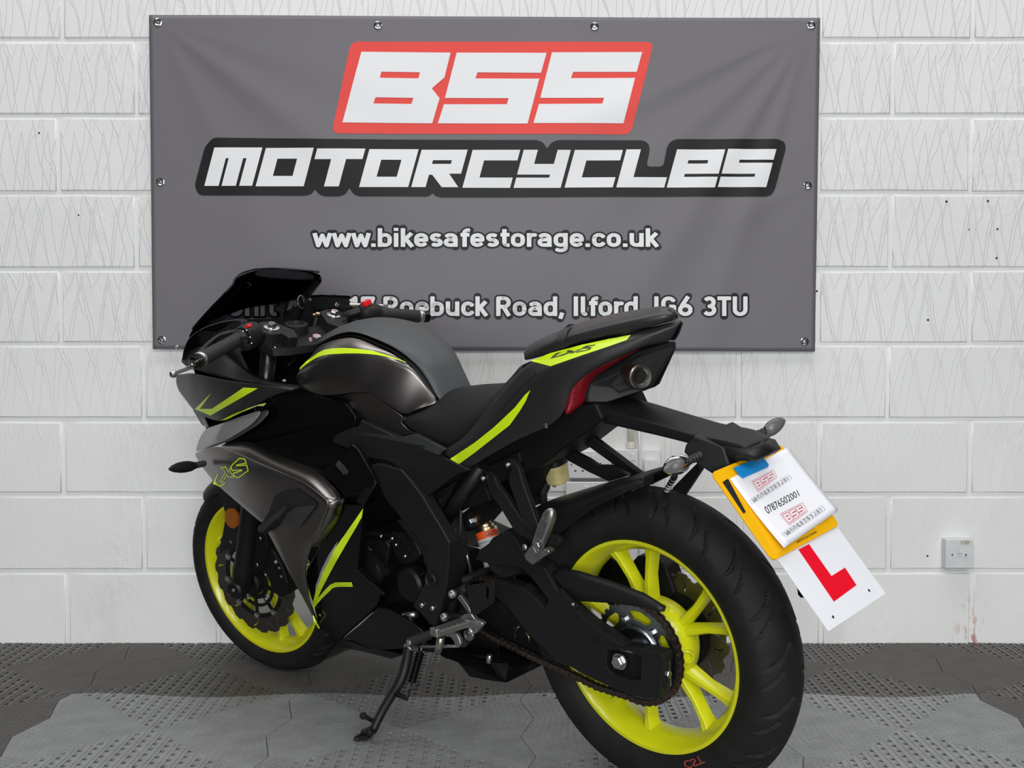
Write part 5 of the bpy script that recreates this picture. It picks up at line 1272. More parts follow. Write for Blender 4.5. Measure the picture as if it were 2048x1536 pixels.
def logo_outline(name, letters, quad, m, th):
    """outlined letters inside a quad given by tl, tr, br, bl pixels; shear already in the quad"""
    n = len(letters); polys = []
    fr = [(0, 0), (1, 0), (1, 1), (0, 1)]; e = th
    polys.append([[px_q(quad, *p) for p in fr], [px_q(quad, *p) for p in ((e * .5, e * 1.6), (1 - e * .5, e * 1.6), (1 - e * .5, 1 - e * 1.6), (e * .5, 1 - e * 1.6))]])
    for i, g in enumerate(letters):
        x0 = .05 + .9 * i / n; wd = .9 / n * .86
        for li, l in enumerate(GL[g]):
            pts = [(x0 + wd * u, .14 + .72 * v) for u, v in l]; k = len(pts)
            for j in range(k):
                a, b = V((*pts[j], 0)), V((*pts[(j + 1) % k], 0)); d = (b - a)
                if d.length < 1e-4: continue
                asp = .30; nrm = V((-d.y * 1, d.x, 0)); 
                nx_ = e * .34 if abs(d.y) > abs(d.x) else 0; ny_ = e * 1.1 if abs(d.x) >= abs(d.y) else 0
                polys.append([[px_q(quad, *p) for p in ((a.x - nx_, a.y - ny_), (b.x - nx_, b.y - ny_), (b.x + nx_, b.y + ny_), (a.x + nx_, a.y + ny_))]])
    paper_print(name, polys, m)
logo_outline('small_logo', 'BSS', [(1506, 960), (1550, 937), (1557, 953), (1518, 982)], M['redink'], .022)
logo_outline('small_logo_word', 'MOTORCYCLES', [(1500, 998), (1580, 947), (1587, 956), (1506, 1008)], M['ink'], .010)
logo_outline('small_logo', 'BSS', [(1560, 1028), (1606, 1005), (1616, 1024), (1577, 1052)], M['redink'], .022)
logo_outline('small_logo_word', 'MOTORCYCLES', [(1559, 1069), (1644, 1012), (1651, 1022), (1569, 1077)], M['ink'], .010)
tm = text_mesh('07876502001', 1, .0); x0, x1, y0, y1 = bm_bounds(tm)
quad = [(1528, 1014), (1596, 979), (1601, 991), (1536, 1028)]; vs = []
for v in tm.verts:
    s, t = px_q(quad, (v.co.x - x0) / (x1 - x0), (v.co.y - y0) / (y1 - y0)); vs.append(paper_pt(s, t, .0006))
tm.verts.index_update(); mesh('phone_number', to_local(nt_root, vs), [[v.index for v in f.verts] for f in tm.faces], M['ink'], nt_root); tm.free()
# blue tape holding the sheets, half on the plate
tp_ = [(1467, 935), (1474, 933), (1523, 913), (1530, 919), (1538, 929), (1536, 934), (1486, 956), (1478, 949)]
vs = []
prism('blue_tape', to_local(nt_root, [px_pl(x, y, .0046) for x, y in tp_]), -wpn * .0006, M['blue'], nt_root, bevel=0, label='strip of blue masking tape')
# ------------------------------------------------------------------ front bodywork
def mirror_rows(rows): return [[V((toB(p).x, -toB(p).y, toB(p).z)) for p in r] for r in rows]
def both(name, rows, m, label, **k):
    o = loft(name, rows, m, BIKE, label=label, **k); loft(name, mirror_rows(rows), m, BIKE, label='far ' + label, **k); return o
f_top = L_([(447, 888), (495, 881), (560, 912), (600, 927), (637, 944), (662, 966), (689, 999)], [.176, .186, .194, .199, .203, .208, .212])
f_cre = L_([(440, 892), (470, 902), (530, 930), (570, 947), (607, 963), (634, 984), (660, 1007)], [.203, .214, .230, .238, .244, .248, .252])
fair_bev = both('side_fairing_edge', [f_cre, f_top], M['graphite'], 'bevelled upper edge of the graphite side fairing', n=16, sub=1, solid=.006, crease_rows={0: 1, 1: 1}, crease_ends=1)
f_m1 = L_([(408, 897), (450, 915), (500, 942), (550, 968), (590, 990), (622, 1012), (650, 1030)], [.196, .220, .235, .241, .244, .246, .249])
f_m2 = L_([(398, 903), (432, 935), (475, 968), (518, 996), (560, 1020), (600, 1040), (640, 1055)], [.182, .212, .231, .238, .241, .243, .246])
f_low = L_([(388, 907), (402, 932), (430, 967), (476, 1007), (524, 1048), (575, 1066), (626, 1085)], [.156, .184, .206, .216, .222, .228, .236])
fair = both('side_fairing', [f_low, f_m2, f_m1, f_cre], M['graphite'], 'metallic graphite side fairing', n=20, sub=2, solid=.005, crease_rows={3: 1, 0: .6}, crease_ends=1)
# lower blade of the fairing
b_l = L_([(524, 1048), (536, 1067), (556, 1105), (580, 1150), (606, 1196), (632, 1247)], [.222, .220, .208, .188, .160, .124])
b_m = L_([(600, 1040), (604, 1075), (602, 1110), (600, 1150), (612, 1200), (634, 1252)], [.242, .238, .226, .202, .168, .122])
b_r = L_([(660, 1007), (640, 1055), (622, 1095), (609, 1140), (618, 1200), (637, 1257)], [.250, .242, .226, .204, .164, .118])
both('fairing_blade', [b_l, b_m, b_r], M['graphite'], 'graphite lower fairing blade', n=18, sub=2, solid=.005, crease_rows={2: 1, 0: .6})
# turned rear edge of the fairing corner
loft('fairing_return', [[(660, 1007, .250), (640, 1055, .242), (622, 1095, .226)], [(689, 999, .216), (676, 1040, .216), (640, 1092, .206)]], M['graphite'], BIKE, n=8, solid=.004)
# scoop: mouth shade as a painted dark decal, inner vane and the fin over it
decal('scoop_mouth_shade', [[cF([(735, 425), (790, 385), (880, 372), (1000, 455), (1012, 480), (905, 620), (790, 590), (700, 650), (640, 620), (700, 520)])]], [fair], M['darkhole'], BIKE, step=12, off=.0012)
decal('scoop_vane', [[cF([(800, 535), (880, 492), (1005, 478), (900, 622), (785, 585)])]], [fair], mat('scoop_grey', (.030, .029, .028), .5), BIKE, step=12, off=.003)
prism('scoop_fin', [BP(*p) for p in ((514, 1062, .235), (516, 1052, .238), (570, 1011, .250), (575, 1014, .252), (560, 1034, .25), (540, 1050, .246), (524, 1066, .238))], (-.004, -.012, -.006), M['satin'], BIKE, bevel=.002)
prism('scoop_stay', [BP(*p) for p in ((586, 984, .243), (588, 983, .243), (602, 1011, .245), (600, 1013, .245))], (0, -.006, 0), M['castalu'], BIKE, bevel=.0008)
decal('fairing_lettering', [[cF([(370, 280), (378, 282), (352, 340), (390, 352), (420, 335), (422, 342), (388, 364), (340, 345)])],
      [cF([(390, 240), (425, 232), (440, 262), (470, 208), (452, 262), (480, 300), (440, 305), (432, 290), (405, 335), (385, 330), (420, 270)]), cF([(399, 244), (422, 239), (439, 272), (460, 232), (447, 264), (472, 296), (443, 300), (431, 280), (404, 328), (392, 326), (426, 270)])],
      [cF([(452, 232), (510, 178), (548, 185), (558, 215), (500, 225), (560, 222), (570, 262), (505, 308), (478, 300), (468, 275), (520, 258), (462, 262)]), cF([(459, 234), (512, 185), (542, 190), (551, 210), (488, 222), (490, 232), (555, 228), (563, 260), (504, 301), (483, 295), (476, 280), (528, 262), (528, 252), (468, 256)])]], [fair], M['lime'], BIKE, step=10, off=.001)
# front indicator on the fairing
fi0 = BP(412, 926, .205); fi1 = BP(338, 942, .335)
indicator('indicator', fi0 + (fi1 - fi0) * .25, fi1 - fi0, (.1, .1, 1), (fi1 - fi0).length * .75, .011, .0145, 'black front indicator stalk', clear=False)
# ---- headlight
hl = [L_([(522, 818), (480, 832), (442, 845), (412, 856)], [.172, .182, .186, .170]), L_([(520, 830), (470, 856), (428, 875), (398, 872)], [.186, .196, .195, .166]), L_([(500, 852), (452, 882), (420, 893), (388, 906)], [.190, .197, .190, .160])]
both('headlight_lens', hl, M['headglass'], 'glossy grey headlight lens', n=12, sub=2, solid=.003)
loft('headlight_bowl', [[V((toB(p).x - .012, toB(p).y - .016, toB(p).z)) for p in r] for r in hl], mat('lamp_reflector', (.20, .20, .20), .4, metal=.7, bump=.4, bscale=60), BIKE, n=12, sub=1, solid=.003)
panel('headlight_rim', L_([(384, 818), (402, 831), (412, 856), (403, 850), (388, 825)], .165), M['headglass'], BIKE, depth=.01)
# nose centre closing the front between the two sides
nose_r = [[V((1.27, .165, .900)), V((1.31, .145, .830)), V((1.275, .150, .735)), V((1.30, .145, .65))], [V((1.365, .085, .925)), V((1.40, .08, .832)), V((1.375, .08, .735)), V((1.39, .08, .65))], [V((1.40, 0, .935)), V((1.44, 0, .832)), V((1.42, 0, .735)), V((1.43, 0, .65))]]
loft('nose_cone', nose_r, M['gloss'], BIKE, sub=2, mirror=True, solid=.004)
# ---- upper cowl
u_top = L_([(351, 750), (380, 746), (410, 752), (442, 759), (480, 764), (518, 768), (560, 776), (592, 780)], [.165, .198, .208, .212, .212, .206, .188, .165])
u_mid = L_([(350, 764), (380, 775), (412, 785), (445, 790), (485, 788), (518, 783), (560, 784), (592, 784)], [.158, .196, .212, .218, .218, .210, .186, .16])
u_low = L_([(354, 777), (384, 818), (402, 831), (424, 840), (442, 843), (490, 820), (532, 800), (546, 785)], [.150, .172, .185, .192, .196, .198, .192, .184])
cowl = both('upper_cowl', [u_low, u_mid, u_top], M['tailpaint'], 'satin black upper cowl', n=20, sub=2, solid=.004, crease_rows={0: .7, 2: .7})
decal('cowl_stripe', [[[(423, 786), (400.5, 817.5), (424, 817.5), (487.6, 775), (516, 776.5), (421, 831), (390, 818)]]], [cowl], M['lime'], BIKE, step=9)
decal('cowl_stripe_reflection', [[[(440, 841), (467, 828), (500, 815), (520, 808), (533, 806), (527, 812), (514, 812), (480, 826), (452, 840)]]], [cowl], mat('lime_reflection_paint', srgb(170, 196, 22), .42), BIKE, step=9)  # darker lime reflection, painted on as a decal
# cockpit surround from the cowl in to the fork
i_out = L_([(358, 722), (372, 735), (410, 747), (442, 756), (480, 761), (518, 765), (560, 772), (600, 778)], [.178, .195, .205, .208, .208, .202, .184, .158])
i_in = L_([(368, 706), (400, 690), (435, 692), (462, 712), (490, 738), (520, 756), (560, 766), (604, 770)], [.168, .165, .160, .158, .160, .160, .150, .130])
both('cockpit_surround', [i_out, i_in], M['satin'], 'black cockpit surround', n=18, sub=1, solid=.004)
i_dp = [V((toB(p).x + .01, toB(p).y - .05, toB(p).z - .05)) for p in i_in]
both('cockpit_lining', [i_in, i_dp], M['matt'], 'black cockpit lining', n=18, sub=1, solid=.003)
loft('cockpit_floor', [[V((1.27, .150, .835)), V((1.10, .165, .83)), V((.93, .14, .82))], [V((1.27, .07, .80)), V((1.10, .06, .78)), V((.93, .05, .80))], [V((1.27, 0, .79)), V((1.10, 0, .77)), V((.93, 0, .79))]], M['matt'], BIKE, n=8, mirror=True, solid=.006)
bolt('cowl_screw', BP(568, 762, .16), (-.4, .3, 1), .005, .003, BIKE, M['chrome'], hexa=False)
# ---- screen: left profile, centre, mirrored right
sl_ = L_([(466, 569), (447, 590), (428, 609), (405, 634), (384.5, 658), (373, 680), (364, 702), (361, 724)], [.132, .153, .158, .164, .172, .180, .186, .191])
left = [toB(p) for p in sl_]
def prof_at(f):   # f 1 at the edge, 0 at the centre
    return [V((p.x + .085 * (1 - f * f), p.y * f, p.z + .026 * (1 - f * f))) for i, p in enumerate(left)]
top5 = 5
clear_rows = [[r[i] for i in range(0, 6)] for r in (prof_at(1), prof_at(.75), prof_at(.4), prof_at(0))]
loft('windscreen', clear_rows, M['smoke'], BIKE, n=12, sub=2, mirror=True, solid=.003, crease_rows={0: .3}, label='dark smoked windscreen')
loft('screen_base', [[V((p.x + .002, p.y - .002 * (1 if p.y > 0 else 0), p.z)) for p in r[5:]] for r in (prof_at(1), prof_at(.75), prof_at(.4), prof_at(0))], M['matt'], BIKE, n=6, sub=2, mirror=True, solid=.004)
vs = [p for p in smooth_path([left[0]] + left[1:5], 4)]
tube('screen_edge_trim', vs, .0028, M['gloss'], BIKE, n=8)
tube('screen_edge_trim', smooth_path([prof_at(f)[0] for f in (1, .75, .4, 0)] + [V((prof_at(f)[0].x, -prof_at(f)[0].y, prof_at(f)[0].z)) for f in (.4, .75, 1)], 4), .0026, M['gloss'], BIKE, n=8)
bolt('screen_screw', BP(355, 695, .19), (.3, 1, 0), .006, .004, BIKE, M['chrome'], hexa=False)
# dashboard behind the screen
dash = [[V((1.20, .15, .950)), V((1.16, .15, .930)), V((1.12, .14, .90))], [V((1.235, .08, .965)), V((1.19, .08, .945)), V((1.13, .08, .91))], [V((1.25, 0, .970)), V((1.20, 0, .95)), V((1.135, 0, .915))]]
loft('dashboard', dash, M['matt'], BIKE, n=8, sub=2, mirror=True, solid=.01)
loft('inner_cowl', [[V((1.30, .150, .86)), V((1.18, .155, .88)), V((1.05, .150, .86))], [V((1.28, .13, .96)), V((1.17, .135, .955)), V((1.10, .140, .915))]], M['matt'], BIKE, n=6, solid=.004)
loft('inner_cowl', [[V((1.30, -.150, .82)), V((1.18, -.155, .85)), V((1.05, -.150, .85))], [V((1.27, -.135, .97)), V((1.15, -.135, 1.00)), V((1.08, -.140, .97))]], M['satin'], BIKE, n=6, solid=.004)

# ------------------------------------------------------------------ black inner fairing, frame covers, engine
inner = panel('inner_fairing', L_([(446, 888), (520, 838), (545, 788), (600, 785), (650, 796), (690, 806), (712, 836), (700, 900), (716, 914), (753, 966), (731, 1007), (722, 1063), (714, 1141), (690, 1010), (660, 985), (600, 930), (500, 890)],
              [.165, .150, .150, .138, .130, .122, .118, .128, .134, .140, .146, .146, .146, .18, .185, .185, .18]), M['gloss'], BIKE, depth=.02, bevel=.003)
panel('radiator_shroud', L_([(640, 948), (704, 888), (716, 898), (754, 966), (731, 1008), (726, 1012), (700, 1000), (690, 996), (662, 962)], [.205, .150, .150, .160, .165, .165, .19, .20, .205]), M['gloss'], BIKE, depth=.03, bevel=.003)
panel('shroud_slot', L_(cC([(245, 930), (270, 880), (540, 1165), (525, 1195), (480, 1205)]), [.192, .185, .170, .172, .178]), M['satin'], BIKE, depth=.004, bevel=.001)
for pts in ([(696, 903), (752, 966)], [(752, 966), (730, 1006)]):
    tube('shroud_edge', [BP(pts[0][0], pts[0][1], .152 if pts[0][1] < 950 else .161), BP(pts[1][0], pts[1][1], .161 if pts[1][1] < 990 else .166)], .0012, M['satin'], BIKE, n=6)
lowf = panel('lower_fairing', L_([(676, 1010), (727, 1010), (722, 1063), (714, 1141), (762, 1188), (754, 1212), (676, 1280), (652, 1265), (637, 1257), (628, 1215), (612, 1165), (612, 1140), (640, 1090)], [.200, .166, .164, .160, .146, .140, .122, .118, .116, .130, .160, .175, .195]), M['gloss'], BIKE, depth=.02, bevel=.003)
decal('fairing_stripe', [[cF([(1300, 500), (1292, 555), (1240, 650), (1130, 840), (1040, 1010), (1010, 1080), (1000, 1110), (985, 1160), (988, 1200), (1010, 1240), (1028, 1265), (1015, 1272), (985, 1225), (975, 1180), (980, 1110), (1000, 1030), (1050, 900), (1120, 760), (1210, 630)])]], [lowf], M['lime'], BIKE, step=9, off=.002)
decal('fairing_stripe', [[cF([(985, 1140), (1000, 1090), (1050, 1030), (1095, 985), (1125, 972), (1232, 972), (1238, 1000), (1140, 1000), (1110, 1008), (1040, 1075), (1005, 1115)])]], [lowf], M['lime'], BIKE, step=9, off=.002)
decal('fairing_stripe_grey', [[cF([(1140, 710), (1115, 790), (1060, 890), (1010, 1000), (995, 1040), (1000, 990), (1040, 880), (1080, 800)])]], [lowf], mat('silver_sticker', (.30, .30, .31), .4), BIKE, step=9, off=.0015)
bolt('fairing_screw', BP(640, 1230, .13), (0, 1, 0), .004, .002, BIKE, M['bolt'], hexa=False)
# airbox and frame filler, dark
panel('airbox_cover', L_([(640, 800), (690, 806), (740, 850), (716, 852), (686, 862), (652, 880), (600, 868), (600, 800)], .115), M['gloss'], BIKE, depth=.2, bevel=.006)
panel('frame_side_cover', L_(cC([(160, 682), (330, 590), (470, 545), (490, 482), (862, 662), (1020, 622), (1320, 772), (1255, 832), (1560, 975), (1450, 1010), (1110, 1250), (1040, 1180), (930, 1040), (870, 960), (820, 922), (720, 880), (460, 850), (370, 770)]),
      [.134, .132, .126, .120, .124, .126, .136, .140, .142, .142, .146, .146, .146, .146, .146, .144, .14, .138]), M['satin'], BIKE, depth=.02, bevel=.004)
panel('frame_cover_cap', L_(cC([(862, 668), (1020, 626), (1318, 774), (1250, 830)]), [.127, .129, .139, .143]), mat('charcoal_trim', (.028, .030, .032), .5), BIKE, depth=.006, bevel=.0015)
fc = panel('frame_cover', L_(cF([(1350, 225), (1400, 215), (1540, 255), (1600, 322), (1680, 430), (1770, 580), (1852, 722), (1843, 900), (1835, 1010), (1790, 1170), (1765, 1255), (1730, 1250), (1620, 1120), (1655, 1060), (1700, 960), (1705, 840), (1700, 765), (1640, 680), (1560, 590), (1440, 440), (1370, 300)]),
      [.146, .148, .152, .154, .156, .158, .160, .160, .158, .152, .150, .150, .150, .154, .156, .156, .156, .154, .152, .150, .148]), M['satin'], BIKE, depth=.03, bevel=.004)
panel('frame_cover_flank', L_(cF([(1852, 722), (1912, 712), (1900, 900), (1860, 1000), (1800, 1250), (1765, 1255), (1790, 1170), (1835, 1010), (1843, 900)]), [.160, .130, .130, .13, .13, .148, .150, .157, .159]), M['satin'], BIKE, depth=.03, bevel=.002)
panel('frame_cover_step', L_(cE([(1250, 0), (1300, 180), (1500, 420), (1540, 700), (1490, 850), (1380, 900), (1500, 800), (1450, 500), (1250, 250), (1040, 0)]), .14), M['satin'], BIKE, depth=.02, bevel=.003)
em = BP(*cE([(1585, 945)])[0], .160)
lathe('pivot_cap', [(.0, -.006), (.0165, -.006), (.0165, .001), (.0150, .0025), (.0130, .0005), (0, .0005)], em, (0, 1, 0), M['satin'], BIKE, n=32, label='round black pivot cap with a maker emblem')
prism('cap_emblem', [BP(x, y, .1625) for x, y in cE([(1535, 870), (1560, 880), (1580, 930), (1610, 940), (1600, 990), (1580, 980), (1560, 1000), (1555, 940)])], (0, -.002, 0), M['gloss'], BIKE, bevel=.0004)
panel('bolt_plate', L_(cE([(1400, 1160), (1690, 1250), (1720, 1400), (1690, 1530), (1560, 1600), (1300, 1360), (1320, 1340)]), .150), M['matt'], BIKE, depth=.02, bevel=.003)
for x, y in cE([(1468, 1338), (1635, 1385)]): bolt('engine_bolt', BP(x, y, .151), (0, 1, 0), .0052, .006, BIKE, M['chrome'], hexa=False, socket=True)
# engine
engc = BP(770, 1140, .10)
panel('crankcase', L_([(700, 1070), (740, 1060), (830, 1075), (900, 1110), (912, 1180), (895, 1250), (860, 1270), (800, 1262), (745, 1230), (705, 1180)], .105), M['engine'], BIKE, depth=.21, bevel=.012)
panel('cylinder', [V((x, .075, z)) for x, z in ((.78, .46), (.90, .50), (.86, .66), (.72, .63))], M['engine'], BIKE, depth=.15, bevel=.008)
cov = lathe('alternator_cover', [(.0, .018), (.045, .018), (.058, .014), (.066, .004), (.067, -.02)], BP(*cE([(560, 700)])[0], .118), (0, 1, 0), M['engine'], BIKE, n=40)
panel('cover_rib', L_(cE([(475, 460), (640, 520), (740, 620), (830, 730), (920, 770), (910, 870), (830, 880), (760, 740), (640, 590), (480, 480)]), .140), M['engine'], BIKE, depth=.03, bevel=.003)
lathe('sprocket_cover', [(.0, .012), (.034, .012), (.040, .006), (.041, -.02)], BP(*cE([(1290, 1010)])[0], .132), (0, 1, 0), M['engine'], BIKE, n=36)
panel('starter_housing', L_(cE([(520, 390), (760, 300), (880, 330), (925, 400), (920, 520), (880, 720), (780, 690), (640, 540)]), .128), M['engine'], BIKE, depth=.05, bevel=.006)
panel('clutch_boss', L_(cE([(950, 170), (1180, 190), (1320, 320), (1440, 560), (1330, 690), (1100, 700), (1000, 560), (940, 380)]), .122), M['engine'], BIKE, depth=.05, bevel=.008)
for x, y in cE([(810, 255), (985, 290), (1045, 390), (1190, 570)]): bolt('engine_bolt', BP(x, y, .130), (0, 1, .2), .0045, .005, BIKE, M['zinc'], hexa=False)
panel('engine_bracket', L_(cE([(505, 290), (525, 300), (545, 385), (520, 410)]), .14), M['castalu'], BIKE, depth=.004, bevel=.0008)
panel('casing_edge', L_(cE([(415, 800), (425, 795), (840, 1150), (850, 1180), (800, 1170)]), .150), M['satin'], BIKE, depth=.004, bevel=.0006)
# frame tubes and brackets seen between the covers and the tail
tube('subframe_tube', [BP(892, 1040, .10), BP(920, 995, .10), BP(965, 930, .10)], .0145, M['satin'], BIKE, n=14)
tube('subframe_tube', [BP(892, 1040, -.10), BP(965, 930, -.10)], .0145, M['satin'], BIKE, n=14)
panel('frame_gusset', L_(cC([(1100, 1250), (1560, 975), (1660, 985), (1690, 1070), (1760, 1280), (1500, 1360), (1390, 1420), (1260, 1440)]), .085), M['matt'], BIKE, depth=.02, bevel=.004)
bolt('gusset_bolt', BP(*cC([(1222, 1300)])[0], .148 - .04), (0, 1, 0), .006, .005, BIKE, M['bolt'])
panel('frame_gusset', L_(cC([(1110, 1255), (1260, 1180), (1420, 1090), (1250, 1420), (1180, 1310)]), .104), M['satin'], BIKE, depth=.02, bevel=.003)
bolt('frame_bolt', BP(909, 1062, .12), (0, 1, 0), .0065, .008, BIKE, M['bolt'])
# ---- rear shock
k0 = BP(958, 1035, .0); k1 = BP(985, 1120, .0)
sa = BP(966, 1030, .02); sb = V((sa.x - .02, .0, sa.z - .22))
lathe('shock_eye', [(.017, -.030), (.017, .030), (.008, .030), (.008, -.030)], BP(964, 1032, .02), (0, 1, .0), mat('copper_bush', (.42, .27, .20), .3, metal=1), BIKE, n=24, close=True)
sax = (BP(985, 1110, .03) - BP(966, 1040, .02)).normalized()
sh = lathe('shock_absorber', [(0, 0), (.012, .003), (.017, .008), (.014, .013), (.019, .016), (.019, .022), (.0245, .024), (.0245, .029), (.0248, .0300)], BP(966, 1036, .02), sax, M['brass'], BIKE, n=30)
lathe('caution_label', [(.0252, .030), (.0252, .046)], BP(966, 1036, .02), sax, M['orange'], sh, n=36)
lathe('shock_label', [(.0252, .046), (.0252, .105)], BP(966, 1036, .02), sax, mat('white_printed_label', (.55, .55, .56), .4), sh, n=36)
shc = BP(966, 1036, .02)
def shock_text(body, h0, h1, a0, a1, m):
    tm = text_mesh(body, 1, .03); x0, x1, y0, y1 = bm_bounds(tm); x, y, d = frame_to(sax); vcam = (BC - shc); ac = atan2(vcam.dot(y), vcam.dot(x)); vs = []
    for v in tm.verts:
        s = (v.co.x - x0) / (x1 - x0); t = (v.co.y - y0) / (y1 - y0); a = ac + (a0 + (a1 - a0) * s) ; vs.append(shc + (x * cos(a) + y * sin(a)) * .0256 + d * (h1 + (h0 - h1) * t))
    tm.verts.index_update(); mesh('caution_lettering', vs, [[v.index for v in f.verts] for f in tm.faces], m, sh); tm.free()
shock_text('CAUTION', .033, .043, .35 * -1 + .5, -1.2 + .9 - 1.0, M['ink'])
for q in range(4): lathe('label_rule', [(.0254, .052 + q * .011), (.0254, .0555 + q * .011)], shc, sax, mat('label_grey_print', (.32, .33, .36), .4) if q == 0 else bpy.data.materials['label_grey_print'], sh, n=36)
bolt('shock_bolt', BP(943, 1043, .05), (0, 1, 0), .009, .010, BIKE, M['zinc'], washer=.013)
panel('shock_mount', L_([(920, 1030), (950, 1005), (1000, 995), (1006, 1012), (985, 1022), (960, 1050), (945, 1062), (930, 1064)], .045), M['matt'], BIKE, depth=.05, bevel=.004)
tube('breather_hose', [BP(922, 1020, .11), BP(921, 1060, .11), BP(917, 1090, .115)], .0032, M['rubber'], BIKE, n=8)
tube('wire_spring', [BP(918, 1085, .12), BP(940, 1092, .11), BP(962, 1097, .11)], .0012, M['zinc'], BIKE, n=6)
tube('link_rod', [BP(928, 1090, .10), BP(935, 1115, .10), BP(942, 1145, .10)], .0035, M['zinc'], BIKE, n=8)
# ---- pillion peg hangers
panel('peg_hanger', L_(cH([(850, 250), (900, 235), (950, 270), (1010, 370), (1060, 560), (1250, 1080), (1255, 1170), (1210, 1235), (1090, 1130), (1060, 1080), (980, 840), (880, 560), (875, 480), (910, 380)]), [.118, .12, .122, .125, .13, .16, .165, .165, .163, .160, .148, .13, .127, .122]), M['satin'], BIKE, depth=.014, bevel=.003)
panel('peg_hanger', L_(cH([(560, 405), (640, 410), (690, 470), (740, 590), (860, 740), (1080, 1080), (1180, 1230), (1165, 1300), (1000, 1210), (930, 1140), (760, 860), (620, 680), (598, 540)]), [.118, .120, .124, .127, .134, .156, .163, .165, .160, .156, .138, .126, .120]), M['satin'], BIKE, depth=.014, bevel=.003)
for x, y in cH([(878, 312), (562, 487)]): bolt('hanger_bolt', BP(x, y, .12), (0, 1, 0), .0058, .005, BIKE, M['bolt'], hexa=False, socket=True)
panel('hanger_mount', L_(cH([(480, 380), (900, 190), (1010, 150), (1030, 300), (900, 480), (760, 560), (640, 620), (520, 560)]), .09), M['matt'], BIKE, depth=.02, bevel=.004)
# folded pillion peg
pg0 = BP(*cH([(1245, 1370)])[0], .185); pg1 = BP(*cH([(1440, 880)])[0], .185); pgd = (pg1 - pg0).normalized()
rows = []
w3 = V((pgd.z, 0, -pgd.x))
pgL = (pg1 - pg0).length
secs = ((0, .8), (.08, .95), (.5, 1.05), (.82, 1.0), (.92, .8), (.98, .45), (1.0, .15))
vs, fs = [], []; N = 12
for t, s in secs:
    for k in range(N):
        a = 2 * pi * k / N; ca, sa_ = cos(a), sin(a); e = .55
        vs.append(pg0 + pgd * (pgL * t) + w3 * (.0125 * s * math.copysign(abs(ca) ** e, ca)) + V((0, 1, 0)) * (.010 * s * math.copysign(abs(sa_) ** e, sa_)))
for i in range(len(secs) - 1):
    for k in range(N): a = i * N + k; b = i * N + (k + 1) % N; fs.append((a, b, b + N, a + N))
fs += [tuple(range(N)), tuple(len(vs) - N + k for k in range(N))]
peg = mesh('pillion_peg', vs, fs, M['castalu'], BIKE, smooth=True, label='cast aluminium pillion foot peg folded up')
mm = bpy.data.meshes.new('x'); bpy.data.meshes.remove(mm)
prism('peg_inlay', [pg0 + pgd * (pgL * t) + w3 * (.0085 * q) + V((0, .0103, 0)) for t, q in ((.28, -1), (.74, -1), (.74, 1), (.28, 1))], V((0, -.003, 0)), mat('worn_grey_alloy', (.22, .22, .225), .5, metal=.9), peg, bevel=.001)
bolt('peg_pivot', BP(*cH([(1255, 1350)])[0], .196), (0, 1, 0), .0085, .006, peg, M['alu'])
panel('peg_clevis', L_(cH([(1075, 1470), (1130, 1390), (1180, 1340), (1230, 1440), (1330, 1390), (1390, 1430), (1370, 1470), (1260, 1530), (1180, 1600), (1090, 1530)]), .178), M['castalu'], BIKE, depth=.02, bevel=.002)
bolt('peg_pin', BP(1050, 1094, .185), (0, 1, .1), .006, .004, BIKE, M['alu'], hexa=False)
tube('peg_spring', [BP(1083, 1105, .18), BP(1095, 1100, .182), BP(1098, 1106, .182)], .0015, M['chrome'], BIKE, n=6, curve=4)
panel('peg_bracket', L_(cH([(1400, 1210), (1525, 1250), (1530, 1320), (1400, 1420), (1370, 1330)]), .15), M['satin'], BIKE, depth=.012, bevel=.002)
# ---- rear hugger, struts, brake fluid reservoir
hg = loft('hugger', [[(1062, 1062, .096), (1110, 1046, .096), (1160, 1029, .094), (1220, 1001, .090), (1260, 982, .082), (1286, 966, .075)],
                          [(1072, 1048, .100), (1115, 1028, .098), (1170, 1005, .094), (1225, 982, .088), (1262, 967, .080), (1287, 957, .07)],
                          [(1060, 1022, .072), (1095, 1009, .072), (1150, 990, .070), (1210, 971, .066), (1250, 959, .062), (1286, 951, .055)],
                          [(1070, 1010, .0), (1100, 997, .0), (1155, 982, .0), (1215, 966, .0), (1255, 957, .0), (1288, 953, .0)]], M['satin'], BIKE, n=14, sub=1, mirror=True, solid=.004, crease_rows={1: .8}, label='black rear hugger mudguard')
panel('hugger_end', L_([(1262, 976), (1288, 955), (1288, 974), (1276, 977), (1262, 985)], [.078, .07, .068, .074, .08]), M['satin'], BIKE, depth=.03, bevel=.002)
panel('hugger_side', L_([(1040, 1060), (1072, 1048), (1120, 1028), (1200, 1000), (1240, 982), (1210, 1002), (1150, 1042), (1105, 1078), (1090, 1098), (1060, 1085)], .098), M['matt'], BIKE, depth=.006, bevel=.001)
cQ = lambda L: [(1080 + .13672 * x, 850 + .13672 * y) for x, y in L]
panel('tail_strut', L_(cQ([(290, 420), (400, 350), (700, 500), (830, 590), (1060, 600), (1300, 740), (1000, 830), (700, 690), (390, 520)]), -.02), M['satin'], BIKE, depth=.014, bevel=.003)
panel('tail_strut', L_(cQ([(640, 180), (720, 130), (830, 220), (1450, 690), (1640, 880), (1500, 880), (1290, 740), (720, 330), (600, 280), (540, 290), (560, 230)]), [-.02, -.02, -.02, -.05, -.07, -.06, -.05, -.02, -.02, -.02, -.02]), M['satin'], BIKE, depth=.014, bevel=.003)
rc_ = BP(*cQ([(240, 690)])[0], -.03)
ax = V((.05, .12, 1)).normalized()
